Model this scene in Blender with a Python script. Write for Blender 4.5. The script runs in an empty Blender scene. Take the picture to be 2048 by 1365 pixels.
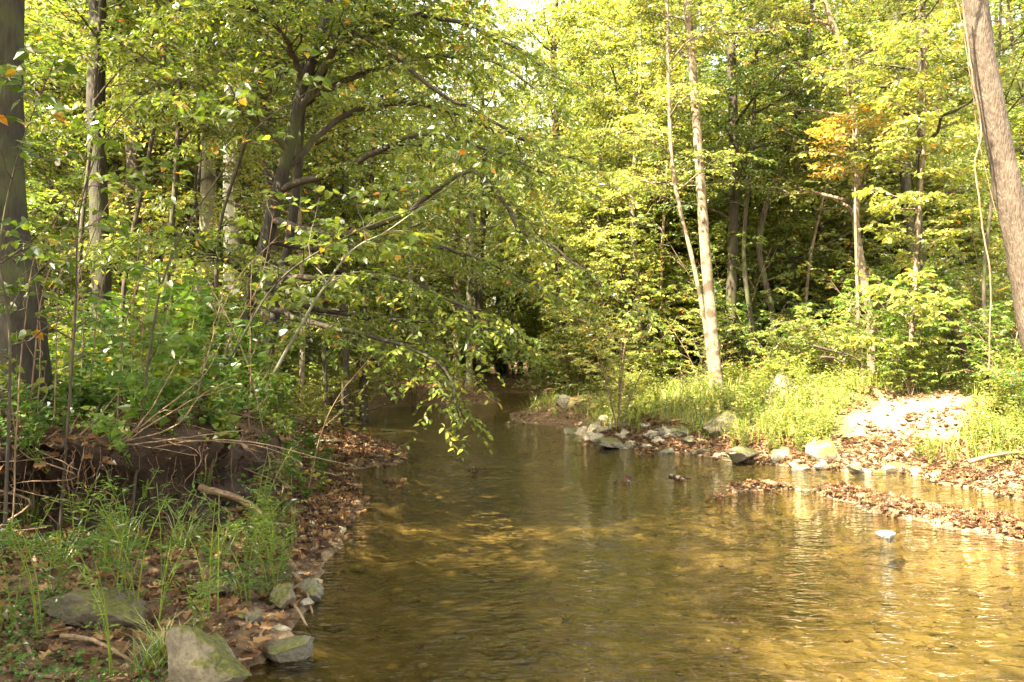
import bpy, math
import numpy as np
from mathutils import Vector
rng = np.random.default_rng(11)
S = bpy.context.scene
COL = S.collection
UP = np.array([0., 0., 1.])

# ------------------------------------------------------------------ camera
F, CX, CY, HZ = 1707.0, 1024.0, 682.5, 725.0
CAM = np.array([0., 0., 1.5])
PITCH = math.atan((HZ - CY) / F)
cp, sp = math.cos(PITCH), math.sin(PITCH)
def ray(px, py):
    a, b = (px - CX) / F, (CY - py) / F
    return np.array([a, cp - b * sp, sp + b * cp])
def P(px, py, d):
    r = ray(px, py)
    return CAM + r * (d / r[1])
def W(px, py, z=0.0):
    r = ray(px, py)
    return CAM + r * ((z - CAM[2]) / r[2])
def PL(pts, d=None):
    return np.array([P(p[0], p[1], p[2] if len(p) > 2 else d) for p in pts])

# ------------------------------------------------------------------ helpers
def unit(v):
    return v / np.maximum(np.linalg.norm(v, axis=-1, keepdims=True), 1e-9)

def spline(pts, n):
    pts = np.asarray(pts, float)
    k = len(pts)
    ext = np.vstack([2 * pts[0] - pts[1], pts, 2 * pts[-1] - pts[-2]])
    seg = np.linalg.norm(np.diff(pts, axis=0), axis=1)
    cum = np.concatenate([[0], np.cumsum(seg)])
    s = np.linspace(0, cum[-1], n)
    i = np.clip(np.searchsorted(cum, s, side='right') - 1, 0, k - 2)
    u = ((s - cum[i]) / np.maximum(seg[i], 1e-9))[:, None]
    p0, p1, p2, p3 = ext[i], ext[i + 1], ext[i + 2], ext[i + 3]
    return .5 * (2 * p1 + (p2 - p0) * u + (2 * p0 - 5 * p1 + 4 * p2 - p3) * u**2 + (3 * p1 - p0 - 3 * p2 + p3) * u**3)

_lat = np.random.default_rng(3).random((16, 64, 64))
def vnoise(x, y, seed=0):
    L = _lat[seed % 16]
    xi, yi = np.floor(x).astype(int), np.floor(y).astype(int)
    fx, fy = x - xi, y - yi
    fx, fy = fx * fx * (3 - 2 * fx), fy * fy * (3 - 2 * fy)
    a, b = L[xi % 64, yi % 64], L[(xi + 1) % 64, yi % 64]
    c, d = L[xi % 64, (yi + 1) % 64], L[(xi + 1) % 64, (yi + 1) % 64]
    return (a * (1 - fx) + b * fx) * (1 - fy) + (c * (1 - fx) + d * fx) * fy - .5
def fbm(x, y, seed=0, o=4):
    return sum(vnoise(x * 2**i + 17 * i, y * 2**i + 31 * i, seed + i) / 2**i for i in range(o))

class MB:
    def __init__(s): s.V, s.F, s.T, s.n = [], [], [], 0
    def add(s, V, Fs, tint=0.5):
        V = np.asarray(V, float).reshape(-1, 3)
        s.V.append(V); s.T.append(np.broadcast_to(np.asarray(tint, float), (len(V),)))
        for f in (Fs if isinstance(Fs, list) else [Fs]):
            s.F.append(np.asarray(f, int) + s.n)
        s.n += len(V)
    def build(s, name, mat, parent=None, origin=(0, 0, 0), smooth=True):
        me = bpy.data.meshes.new(name)
        V = np.concatenate(s.V) - np.asarray(origin, float)
        me.vertices.add(len(V)); me.vertices.foreach_set('co', V.astype('f').ravel())
        tot = np.concatenate([np.full(len(f), f.shape[1]) for f in s.F])
        lv = np.concatenate([f.ravel() for f in s.F])
        me.loops.add(len(lv)); me.loops.foreach_set('vertex_index', lv.astype('i'))
        me.polygons.add(len(tot))
        me.polygons.foreach_set('loop_start', np.concatenate([[0], np.cumsum(tot)[:-1]]).astype('i'))
        me.polygons.foreach_set('loop_total', tot.astype('i'))
        me.polygons.foreach_set('use_smooth', np.full(len(tot), smooth))
        a = me.attributes.new('tint', 'FLOAT', 'POINT')
        a.data.foreach_set('value', np.concatenate(s.T).astype('f'))
        me.update(calc_edges=True)
        me.materials.append(mat)
        o = bpy.data.objects.new(name, me); COL.objects.link(o)
        if parent: o.parent = parent
        else: o.location = origin
        return o

def tag(o, label, cat, group=None, kind=None):
    if label: o['label'] = label
    if cat: o['category'] = cat
    if group: o['group'] = group
    if kind: o['kind'] = kind
    return o
def empty(name, loc, label, cat, group=None, rz=0):
    o = bpy.data.objects.new(name, None); COL.objects.link(o)
    o.location = loc; o.rotation_euler.z = rz; o.empty_display_size = .2
    return tag(o, label, cat, group)
def copy_tree(o, loc, rz, sc, label=None, group=None):
    r = o.copy(); COL.objects.link(r)
    r.location = loc; r.rotation_euler.z = rz; r.scale = (sc, sc, sc) if np.isscalar(sc) else sc
    if label: r['label'] = label
    if group: r['group'] = group
    for ch in list(o.children):
        c = ch.copy(); COL.objects.link(c); c.parent = r
        c.matrix_parent_inverse = ch.matrix_parent_inverse
    return r

def tubes(mb, Ps, R, sides=5, tint=0.5, ell=0.0):
    Ps = np.asarray(Ps, float); R = np.asarray(R, float)
    if Ps.ndim == 2: Ps, R = Ps[None], R[None]
    B, n = R.shape
    if B == 0: return
    T = unit(np.gradient(Ps, axis=1))
    ref = np.where(np.abs(unit(Ps[:, -1] - Ps[:, 0])[:, 2:3]) > .8, np.array([[.9, .1, .05]]), UP[None])[:, None]
    u = unit(np.cross(T, np.broadcast_to(ref, T.shape))); v = np.cross(T, u)
    a = np.arange(sides) * 2 * np.pi / sides
    V = Ps[:, :, None] + R[:, :, None, None] * (np.cos(a)[None, None, :, None] * u[:, :, None] + np.sin(a)[None, None, :, None] * v[:, :, None])
    if ell:
        V = V + ell * R[:, :, None, None] * unit(V - Ps[:, :, None]) * rng.normal(0, 1, (B, n, sides, 1))
    i = np.arange(n - 1)[:, None] * sides; j = np.arange(sides)[None]; j2 = (j + 1) % sides
    q = np.stack([i + j, i + j2, i + sides + j2, i + sides + j], -1).reshape(-1, 4)
    q = (np.arange(B)[:, None, None] * n * sides + q[None]).reshape(-1, 4)
    mb.add(V, q, np.repeat(np.broadcast_to(np.asarray(tint, float), (B,)), n * sides))

HEX = np.array([(0, 0, 0), (.28, .43, .12), (.66, .36, .14), (1, 0, -.1), (.66, -.36, .14), (.28, -.43, .12)])
DIA = np.array([(0, 0, 0), (.45, .5, .12), (1, 0, -.06), (.45, -.5, .12)])
HEART = np.array([(0, 0, 0), (-.1, .28, .06), (.12, .52, .12), (.5, .44, .12), (1, 0, -.16), (.5, -.44, .12), (.12, -.52, .12), (-.1, -.28, .06)])
LOBE = np.array([(0, 0, 0), (-.05, .3, .1), (.22, .28, .05), (.42, .62, .16), (.5, .26, .02), (.78, .36, .12), (1, 0, -.1),
                 (.78, -.36, .1), (.5, -.26, .02), (.42, -.62, .2), (.22, -.28, .05), (-.05, -.3, .1)])
FACES = {'hex': (HEX, [[0, 1, 2, 3], [3, 4, 5, 0]]), 'dia': (DIA, [[0, 1, 2], [2, 3, 0]]),
         'heart': (HEART, [[0, 1, 2, 3, 4], [4, 5, 6, 7, 0]]),
         'lobe': (LOBE, [[0, 1, 2, 4], [2, 3, 4], [0, 4, 5, 6], [6, 7, 8, 0], [8, 9, 10], [8, 10, 11, 0]])}
def leaves(mb, pos, d, nrm, L, Wd, kind='hex', tint=.5, curl=1.0):
    d = unit(d); s = unit(np.cross(d, nrm)); n = np.cross(s, d)
    L = np.broadcast_to(L, (len(pos),))[:, None, None]; Wd = np.broadcast_to(Wd, (len(pos),))[:, None, None]
    sh, fs = FACES[kind]
    cz = (sh[:, 2] * curl)[None, :, None] * (np.broadcast_to(rng.normal(1, .6, len(pos)), (len(pos),))[:, None, None])
    V = pos[:, None] + L * sh[:, 0][None, :, None] * d[:, None] + Wd * sh[:, 1][None, :, None] * s[:, None] + Wd * cz * n[:, None]
    k = len(sh); base = np.arange(len(pos))[:, None] * k
    mb.add(V, [base + np.array(f)[None] for f in fs], np.repeat(np.broadcast_to(tint, (len(pos),)), k))

def kids(Pp, R, n, sr, Lf, ang, npts=6, flat=1., up=0., droop=0., wander=.05, kR=.02, alt=False, bias=None):
    B, m = R.shape
    s = sr[0] + (sr[1] - sr[0]) * ((np.arange(n)[None] + rng.random((B, n))) / n)
    par = np.repeat(np.arange(B), n); sf = s.ravel()
    fi = np.clip(sf * (m - 1), 0, m - 1.001); i0 = fi.astype(int); fr = (fi - i0)[:, None]
    pos = Pp[par, i0] * (1 - fr) + Pp[par, i0 + 1] * fr
    tan = unit(Pp[par, i0 + 1] - Pp[par, i0])
    rp = R[par, i0]
    N = len(sf)
    if alt:
        sg = np.tile(np.where(np.arange(n) % 2, 1., -1.), B)[:, None]
        w = unit(np.cross(tan, UP)) * sg + rng.normal(0, .3, (N, 3))
    else:
        w = rng.normal(0, 1, (N, 3))
    if bias is not None: w = w + np.asarray(bias)
    w = w - tan * np.sum(w * tan, -1, keepdims=True)
    w = unit(w); w[:, 2] *= flat; w = unit(w)
    a = ang * rng.uniform(.75, 1.2, (N, 1))
    d = tan * np.cos(a) + w * np.sin(a); d[:, 2] += up; d = unit(d)
    L = Lf(sf) * rng.uniform(.6, 1.25, N)
    u = np.linspace(0, 1, npts)[None, :, None]
    C = pos[:, None] + d[:, None] * L[:, None, None] * u
    C = C + np.cumsum(rng.normal(0, 1, (N, npts, 3)) * (u > 0), 1) * wander * L[:, None, None] / npts**.5
    C[:, :, 2] -= droop * L[:, None] * u[:, :, 0]**2
    r0 = np.minimum(rp * .7, kR * L)
    return C, r0[:, None] * (1 - .8 * u[:, :, 0])

def leaf_on(mb, Pt, k, L, Wd, kind, droop=.25, tilt=.45, tint=None, spread=.8, sr=(.15, 1.)):
    B, m = Pt.shape[:2]
    s = sr[0] + (sr[1] - sr[0]) * (np.arange(k)[None] + rng.random((B, k)) * .7) / k
    par = np.repeat(np.arange(B), k)
    fi = np.clip(s.ravel() * (m - 1), 0, m - 1.001); i0 = fi.astype(int); fr = (fi - i0)[:, None]
    pos = Pt[par, i0] * (1 - fr) + Pt[par, i0 + 1] * fr
    tan = unit(Pt[par, i0 + 1] - Pt[par, i0])
    sg = np.tile(np.where(np.arange(k) % 2, 1., -1.), B)[:, None]
    side = unit(np.cross(tan, UP) + 1e-4) * sg
    N = len(pos)
    d = tan * .5 + side * spread + rng.normal(0, .25, (N, 3)); d[:, 2] -= droop
    nrm = UP + rng.normal(0, tilt, (N, 3))
    sz = rng.uniform(.65, 1.2, N)
    if tint is None: t = np.clip(np.repeat(rng.normal(.42, .13, B), k) + rng.normal(0, .1, N), 0, .78); t = np.where(rng.random(N) < .025, rng.uniform(.85, 1, N), t)
    else: t = tint(N)
    leaves(mb, pos, d, nrm, L * sz, Wd * sz, kind, t)
    return N

# ------------------------------------------------------------------ materials
def mat(name):
    m = bpy.data.materials.new(name); m.use_nodes = True
    nt = m.node_tree; nt.nodes.clear()
    out = nt.nodes.new('ShaderNodeOutputMaterial')
    def N(t, **k):
        n = nt.nodes.new('ShaderNode' + t)
        for a, b in k.items():
            if a.startswith('i_'):
                key = a[2:]; key = int(key) if key.isdigit() else key.replace('_', ' ')
                if isinstance(b, bpy.types.NodeSocket): nt.links.new(b, n.inputs[key])
                else: n.inputs[key].default_value = b
            else: setattr(n, a, b)
        return n
    return m, nt, N, out
def ramp(N, fac, stops):
    r = N('ValToRGB'); e = r.color_ramp.elements
    while len(e) < len(stops): e.new(0.5)
    for el, (p, c) in zip(e, stops): el.position = p; el.color = (*c, 1)
    r.id_data.links.new(fac, r.inputs[0])
    return r.outputs[0]
def mixc(N, f, a, b, mode='MIX'):
    m = N('Mix', data_type='RGBA', blend_type=mode)
    for s, v in ((m.inputs[0], f), (m.inputs[6], a), (m.inputs[7], b)):
        if isinstance(v, bpy.types.NodeSocket): m.id_data.links.new(v, s)
        else: s.default_value = (*v, 1) if isinstance(v, tuple) and len(v) == 3 else v
    return m.outputs[2]

def leaf_mat(name, stops, trans=.52, gloss=.45, var=.22, tr=(1.65, 1.65, .6), rough=.38):
    m, nt, N, out = mat(name)
    at = N('Attribute', attribute_name='tint')
    c = ramp(N, at.outputs['Fac'], stops)
    oi = N('ObjectInfo')
    hsv = N('HueSaturation', i_Color=c)
    mr = N('MapRange', i_0=oi.outputs['Random'], i_3=1 - var, i_4=1 + var); nt.links.new(mr.outputs[0], hsv.inputs['Value'])
    mh = N('MapRange', i_0=oi.outputs['Random'], i_3=.515, i_4=.485); nt.links.new(mh.outputs[0], hsv.inputs['Hue'])
    c = hsv.outputs[0]
    df = N('BsdfDiffuse', i_Color=c)
    tc = mixc(N, 1., c, tr, 'MULTIPLY')
    tl = N('BsdfTranslucent', i_Color=tc)
    mx = N('MixShader', i_0=trans, i_1=df.outputs[0], i_2=tl.outputs[0])
    gl = N('BsdfGlossy', i_Color=(1, 1, 1, 1), i_Roughness=rough)
    fr = N('Fresnel', i_IOR=1.42)
    fm = N('Math', operation='MULTIPLY', i_0=fr.outputs[0], i_1=gloss)
    m2 = N('MixShader', i_0=fm.outputs[0], i_1=mx.outputs[0], i_2=gl.outputs[0])
    nt.links.new(m2.outputs[0], out.inputs[0])
    return m
LM = {
 'beech': leaf_mat('beech_leaf', [(0, (.055, .095, .013)), (.4, (.115, .165, .022)), (.65, (.22, .25, .036)), (.8, (.33, .30, .045)), (.9, (.45, .27, .03)), (1, (.36, .12, .02))]),
 'yellow': leaf_mat('yellow_green_leaf', [(0, (.09, .13, .028)), (.4, (.175, .215, .05)), (.65, (.29, .285, .08)), (.8, (.42, .36, .10)), (.9, (.5, .28, .03)), (1, (.42, .15, .02))]),
 'deep': leaf_mat('deep_green_leaf', [(0, (.045, .08, .014)), (.4, (.085, .13, .02)), (.65, (.14, .18, .025)), (.8, (.2, .22, .03)), (.9, (.4, .25, .03)), (1, (.3, .1, .02))]),
 'weed': leaf_mat('weed_leaf', [(0, (.04, .085, .014)), (.5, (.085, .16, .022)), (.8, (.17, .22, .03)), (.9, (.34, .28, .03)), (1, (.3, .12, .03))]),
 'orange': leaf_mat('orange_leaf', [(0, (.16, .18, .03)), (.45, (.32, .25, .045)), (.7, (.5, .26, .03)), (1, (.42, .13, .02))]),
}
LM['grass'] = leaf_mat('grass_blade', [(0, (.07, .12, .02)), (.5, (.16, .21, .035)), (.75, (.32, .29, .09)), (1, (.42, .33, .17))], trans=.35, gloss=.2)
LM['litter'] = leaf_mat('dead_leaf', [(0, (.03, .016, .01)), (.3, (.075, .038, .02)), (.6, (.18, .095, .045)), (.85, (.27, .165, .085)), (1, (.38, .26, .13))], trans=.18, gloss=.35, var=0, tr=(1.2, .8, .5))

def bark_mat(name, c1, c2, c3, patch=.55, sc=(14, 14, 3), bump=.6, moss=0.):
    m, nt, N, out = mat(name)
    tc = N('TexCoord'); mp = N('Mapping', i_Vector=tc.outputs['Object']); mp.inputs['Scale'].default_value = sc
    n1 = N('TexNoise', i_Vector=mp.outputs[0], i_Scale=2., i_Detail=6., i_Roughness=.65)
    n2 = N('TexNoise', i_Vector=tc.outputs['Object'], i_Scale=3.2, i_Detail=5., i_Roughness=.6)
    v = N('TexVoronoi', feature='DISTANCE_TO_EDGE', i_Vector=mp.outputs[0], i_Scale=2.2)
    c = ramp(N, n1.outputs[0], [(.33, c1), (.62, c2)])
    f = ramp(N, n2.outputs[0], [(patch - .04, (0, 0, 0)), (patch + .05, (1, 1, 1))])
    c = mixc(N, f, c, c3)
    if moss:
        n3 = N('TexNoise', i_Vector=tc.outputs['Object'], i_Scale=1.6, i_Detail=4.)
        c = mixc(N, ramp(N, n3.outputs[0], [(.5, (0, 0, 0)), (.62, (moss,) * 3)]), c, (.07, .09, .015))
    h = N('Math', operation='MULTIPLY', i_0=v.outputs[0], i_1=n1.outputs[0])
    b = N('Bump', i_Strength=bump, i_Distance=.03, i_Height=h.outputs[0])
    p = N('BsdfPrincipled', i_Base_Color=c, i_Roughness=.85, i_Normal=b.outputs[0])
    nt.links.new(p.outputs[0], out.inputs[0])
    return m
BM = {
 'dark': bark_mat('dark_bark', (.018, .012, .008), (.062, .045, .03), (.05, .045, .03), .6, moss=.5),
 'black': bark_mat('shaded_dark_bark', (.008, .006, .004), (.032, .023, .016), (.026, .023, .015), .6, moss=.4),  # darker copy of the dark bark, shade on the left trunks put into colour
 'grey': bark_mat('grey_beech_bark', (.12, .11, .08), (.26, .24, .18), (.09, .085, .05), .56, (5, 5, 2.5), .35, moss=.4),
 'pale': bark_mat('pale_bark', (.13, .092, .058), (.245, .19, .13), (.065, .045, .028), .55, (9, 9, 4), .35),
 'white': bark_mat('white_bark', (.55, .52, .45), (.75, .72, .66), (.2, .17, .12), .63, (4, 4, 9), .2),
 'tan': bark_mat('furrowed_tan_bark', (.022, .015, .01), (.10, .07, .05), (.095, .075, .055), .58, (22, 22, 4.5), 1.0),
 'twig': bark_mat('twig_bark', (.09, .058, .034), (.23, .16, .10), (.13, .08, .045), .56, (20, 20, 6), .2),
 'root': bark_mat('root_bark', (.08, .05, .03), (.22, .14, .085), (.18, .10, .06), .56, (14, 14, 14), .3),
}
# ------------------------------------------------------------------ terrain
def Wxy(*pts): return [tuple(W(*p)[:2]) for p in pts]
CREEK = ([(-1.5, -14), (-1.35, 0)] +
  Wxy((470, 1365), (560, 1300), (632, 1200), (655, 1120), (700, 1045), (722, 1000), (690, 965), (705, 940), (790, 928), (800, 900), (740, 885), (650, 872), (655, 850), (735, 832), (755, 815), (860, 812), (1000, 806), (985, 796), (1000, 786), (1195, 786), (1190, 803),
      (1100, 816), (1020, 828), (1035, 846), (1150, 856), (1165, 872), (1175, 890), (1290, 901), (1400, 912), (1500, 926), (1640, 938), (1790, 945), (1900, 970), (2048, 1000)) +
  [(7.5, 8.3), (9.5, 5), (9.5, -14)])
CREEK = np.array(CREEK)
UPPER = np.array([(-60, 2), (-9, 3.6), (-5, 5.4), (-3.5, 6.0), (-2.55, 6.3), (-1.95, 6.75), (-1.85, 7.8), (-2.2, 9), (-2.75, 11), (-3.3, 13), (-4.3, 16), (-5.5, 20), (-6, 26), (-5, 34), (-4, 44), (-4, 60), (-60, 60)])
BAR = np.array(Wxy((1465, 985), (1560, 975), (1650, 986), (1720, 1002), (1810, 1018), (1900, 1040), (2048, 1062), (2250, 1090)))
BARW = np.array([.06, .12, .07, .24, .42, .45, .42, .4])
LBAR = None
def sdf(poly, x, y):
    d = np.full(x.shape, 1e9); ins = np.zeros(x.shape, bool)
    n = len(poly)
    for i in range(n):
        ax, ay = poly[i]; bx, by = poly[(i + 1) % n]
        ex, ey = bx - ax, by - ay
        t = np.clip(((x - ax) * ex + (y - ay) * ey) / (ex * ex + ey * ey + 1e-12), 0, 1)
        d = np.minimum(d, (x - ax - t * ex)**2 + (y - ay - t * ey)**2)
        c = (ay > y) != (by > y)
        ins ^= c & (x < (bx - ax) * (y - ay) / (by - ay + 1e-12) + ax)
    return np.where(ins, -1, 1) * np.sqrt(d)
CL = np.array([(-14, 3), (4, 1.5), (8, 2), (12, 1.2), (15, -.6), (20, -1.5), (30, 0), (43, 1.2), (70, 2)])
def smooth(t): t = np.clip(t, 0, 1); return t * t * (3 - 2 * t)
def bar_h(x, y):
    h = np.full(x.shape, -1.)
    for i in range(len(BAR) - 1):
        a, b = BAR[i], BAR[i + 1]; e = b - a
        t = np.clip(((x - a[0]) * e[0] + (y - a[1]) * e[1]) / (e @ e), 0, 1)
        d = np.hypot(x - a[0] - t * e[0], y - a[1] - t * e[1]) / (BARW[i] + (BARW[i + 1] - BARW[i]) * t)
        h = np.maximum(h, .07 * (1.15 - d**2))
    h = h + .11 * fbm(x * 2.1, y * 2.1, 10, 3) - .02
    return h
def terrain(x, y):
    x = np.asarray(x, float); y = np.asarray(y, float)
    wob = .12 * fbm(x * 1.7, y * 1.7, 1, 3)
    sd = sdf(CREEK, x, y) + wob * np.clip(y / 8, .4, 1.5)
    left = x < np.interp(y, CL[:, 0], CL[:, 1])
    su = -sdf(UPPER, x, y) + .22 * fbm(x * 1.3, y * 1.3, 5, 3)
    n = fbm(x * .8, y * .8, 2, 4); nf = fbm(x * 5, y * 5, 7, 3)
    zl = .03 + .34 * (1 - np.exp(-np.maximum(sd, 0) / 1.1)) * (1 + .8 * n) + .02 * np.minimum(sd, 4)
    farl = smooth((y - 12) / 4)
    zl = np.maximum(zl, (.02 + .75 * (1 - np.exp(-np.maximum(sd - .35, 0) / .8))) * farl)
    up = (1.02 + .35 * n + .03 * np.clip(su, 0, 25))
    t = smooth((su + .05) / np.interp(x, [-3.4, -2.2], [.42, .95]))
    zl = zl * (1 - t) + np.maximum(up, zl) * t
    zr = .02 + .98 * (1 - np.exp(-np.maximum(sd - .1, 0) / 2.3)) + .03 * np.clip(sd, 0, 40) + .35 * n * smooth(sd / 2)
    # near right bank (x>5,y<11) a little steeper, shaded
    land = np.where(left, zl, zr) + .05 * nf * smooth(sd / .5)
    far = np.clip(np.hypot(x, y - 10) - 50, 0, 200)
    land = land + .10 * far
    dep = -.30 * (1 - np.exp(np.minimum(sd, 0) / .7)) + .05 * nf + .09 * n
    # riffle shallows
    rif = np.exp(-((y - 19.5) / 3.2)**2) * .14
    dep = np.minimum(dep + rif, -.02)
    z = np.where(sd > 0, land, dep)
    z = np.where(sd < 0, np.maximum(z, bar_h(x, y) + .03 * nf), z)
    return z, sd, su, left
def gz(x, y): return terrain(np.atleast_1d(x), np.atleast_1d(y))[0]
def gp(x, y): return np.array([x, y, gz(x, y)[0]])

def axis(segs):
    return np.unique(np.concatenate([np.arange(a, b, s) for a, b, s in segs]))
gx = axis([(-160, -40, 10), (-40, -12, 1.2), (-12, -5.5, .2), (-5.5, 6.5, .055), (6.5, 12, .15), (12, 40, 1.2), (40, 161, 10)])
gy = axis([(-120, -20, 10), (-20, 3, .5), (3, 9.5, .05), (9.5, 17, .075), (17, 24, .13), (24, 46, .3), (46, 80, 2), (80, 201, 10)])
X, Y = np.meshgrid(gx, gy)
Z, SD, SU, LEFT = terrain(X, Y)
# undercut face roughness on the earth bank
face = np.exp(-((SU - .12) / .16)**2) * LEFT * (Y < 13)
Z = Z - .10 * face * (fbm(X * 6, Y * 6, 9, 3) + .3)
# the lip of the earth bank hangs forward over the washed out face
gyy, gxx = np.gradient(SU, gy, gx)
push = .38 * smooth((Z - .5) / .35) * np.exp(-((SU - .4) / .32)**2) * LEFT * smooth((10.5 - Y) / 2) * smooth((Y - 4) / 1.) * (.8 + 1.1 * fbm(X * 2.1, Y * 2.1, 11, 3))
push = push + .26 * np.exp(-((SU - .2) / .3)**2) * LEFT * (Y < 12) * (fbm(X * 4.5, Y * 4.5 + Z * 6, 13, 4) + .4 * fbm(X * 14, Z * 14 + Y * 9, 6, 2))
LIPM = (push > .14) & (Z > .62) & LEFT
XO, YO = X, Y
nx, ny = len(gx), len(gy)
idx = np.arange(nx * ny).reshape(ny, nx)
LIP = np.stack([X - gxx * push, Y - gyy * push, Z], -1)[LIPM]
q = np.stack([idx[:-1, :-1], idx[:-1, 1:], idx[1:, 1:], idx[1:, :-1]], -1).reshape(-1, 4)

m, nt, N, out = mat('ground')
zone = N('Attribute', attribute_name='zone'); sep = N('SeparateColor', i_Color=zone.outputs['Color'])
tc = N('TexCoord'); co = tc.outputs['Object']
n1 = N('TexNoise', i_Vector=co, i_Scale=1.7, i_Detail=8., i_Roughness=.65)
n2 = N('TexNoise', i_Vector=co, i_Scale=22., i_Detail=6., i_Roughness=.7)
vo = N('TexVoronoi', i_Vector=co, i_Scale=26.)
vo2 = N('TexVoronoi', i_Vector=co, i_Scale=11., i_Randomness=1.)
soil = ramp(N, n2.outputs[0], [(.3, (.03, .017, .01)), (.55, (.085, .05, .028)), (.75, (.17, .11, .06))])
litter = mixc(N, .6, soil, ramp(N, vo.outputs['Color'], [(.1, (.05, .026, .014)), (.5, (.13, .07, .034)), (.9, (.25, .15, .08))]))
bedv = ramp(N, vo2.outputs['Color'], [(.15, (.075, .05, .026)), (.5, (.17, .12, .064)), (.85, (.34, .25, .15))])
bedn = ramp(N, n1.outputs[0], [(.35, (.075, .054, .026)), (.5, (.165, .118, .062)), (.68, (.29, .21, .12))])
bed = mixc(N, .42, bedn, bedv)
sand = ramp(N, n2.outputs[0], [(.3, (.12, .085, .052)), (.7, (.24, .19, .125))])
green = mixc(N, .5, litter, ramp(N, n2.outputs[0], [(.35, (.05, .08, .014)), (.65, (.14, .19, .03))]))
shaded_dirt = ramp(N, n2.outputs[0], [(.3, (.014, .007, .004)), (.7, (.05, .025, .013))])  # bank earth, with the shade under the lip darkened into its colour
c = mixc(N, sep.outputs[2], litter, green)
c = mixc(N, sep.outputs[1], c, sand)
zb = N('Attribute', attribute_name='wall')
c = mixc(N, zb.outputs['Fac'], c, shaded_dirt)
c = mixc(N, sep.outputs[0], c, bed)
hh = N('Math', operation='ADD', i_0=n2.outputs[0], i_1=vo2.outputs['Distance'])
b = N('Bump', i_Strength=.7, i_Distance=.04, i_Height=hh.outputs[0])
p = N('BsdfPrincipled', i_Base_Color=c, i_Roughness=.9, i_Normal=b.outputs[0])
nt.links.new(p.outputs[0], out.inputs[0])
g = MB(); g.add(np.stack([X - gxx * push, Y - gyy * push, Z], -1).reshape(-1, 3), q)
ground = g.build('ground', m); tag(ground, 'creek bed and wooded earth banks covered with leaf litter', 'ground', kind='structure')
zr = np.zeros((ny * nx, 4), 'f'); zr[:, 3] = 1
zr[:, 0] = smooth((.06 - SD) / .12).ravel() * (bar_h(X, Y) < -.07).ravel()
# sand slab on the right bank: polygon from the photo
SL = np.array([P(1680, 885, 12.4), P(1755, 800, 14.8), P(1905, 785, 15.2), P(1945, 830, 13.6), P(1900, 885, 12.2), P(1790, 900, 11.8)])[:, :2]
sds = sdf(SL, X, Y) + .35 * fbm(X * 2.2, Y * 2.2, 4, 3)
SP2 = np.array([W(1950, 990), W(2060, 985), W(2200, 960), (8, 10.2), W(2048, 955)[:2].tolist() + [0]], dtype=object)
zr[:, 1] = smooth(.5 - sds / .3).ravel()
s2 = (1 - smooth((np.hypot((X - 5.9) / 1.1, (Y - 10.1) / .35)) - .5))
zr[:, 1] = np.maximum(zr[:, 1], s2.ravel())
zr[:, 2] = (smooth((SD - .5) / 1.0) * ~LEFT * smooth((Y - 9) / 2) * .9).ravel() + (smooth((SU - .5) / 1.) * LEFT * .45).ravel()
a = ground.data.attributes.new('zone', 'FLOAT_COLOR', 'POINT'); a.data.foreach_set('color', zr.ravel())
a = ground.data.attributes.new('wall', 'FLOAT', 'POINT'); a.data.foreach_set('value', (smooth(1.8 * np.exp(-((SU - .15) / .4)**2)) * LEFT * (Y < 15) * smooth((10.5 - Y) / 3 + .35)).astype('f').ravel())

# ------------------------------------------------------------------ water
m, nt, N, out = mat('creek_water')
tc = N('TexCoord'); co = tc.outputs['Object']
def noise(scale, sc, det=3., rot=0, dist=0.):
    mp = N('Mapping', i_Vector=co); mp.inputs['Scale'].default_value = sc; mp.inputs['Rotation'].default_value[2] = rot
    return N('TexNoise', i_Vector=mp.outputs[0], i_Scale=scale, i_Detail=det, i_Roughness=.55, i_Distortion=dist).outputs[0]
r1 = noise(5.2, (.8, 1.2, 1), 2.5, .15, .5)
r2 = noise(2., (.8, 1.1, 1), 1., -.3)
r3 = noise(13., (.7, 1.3, 1), 2., -.25, .4)
pat = ramp(N, noise(.45, (1, .8, 1), 2.), [(.3, (.5,) * 3), (.7, (1,) * 3)])
s1 = N('Math', operation='MULTIPLY', i_0=r1, i_1=1.0)
s2_ = N('Math', operation='MULTIPLY_ADD', i_0=r2, i_1=.7, i_2=s1.outputs[0])
s3 = N('Math', operation='MULTIPLY_ADD', i_0=r3, i_1=.5, i_2=s2_.outputs[0])
b = N('Bump', i_Distance=.03, i_Height=s3.outputs[0], i_Strength=pat)
b.inputs['Distance'].default_value = .05
fr = N('Fresnel', i_IOR=1.333, i_Normal=b.outputs[0])
tr = N('BsdfTransparent', i_Color=(.55, .52, .34, 1))
gl = N('BsdfGlossy', i_Color=(1, 1, 1, 1), i_Roughness=.02, i_Normal=b.outputs[0])
mx = N('MixShader', i_0=fr.outputs[0], i_1=tr.outputs[0], i_2=gl.outputs[0])
nt.links.new(mx.outputs[0], out.inputs[0])
w = MB()
wx = np.linspace(-9, 10.5, 40); wy = np.linspace(-14.2, 48, 120)
XX, YY = np.meshgrid(wx, wy); i2 = np.arange(XX.size).reshape(XX.shape)
w.add(np.stack([XX, YY, 0 * XX], -1).reshape(-1, 3), np.stack([i2[:-1, :-1], i2[:-1, 1:], i2[1:, 1:], i2[1:, :-1]], -1).reshape(-1, 4))
tag(w.build('water', m), 'shallow clear creek water with olive ripples over a golden bed', 'water', kind='structure')

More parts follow.
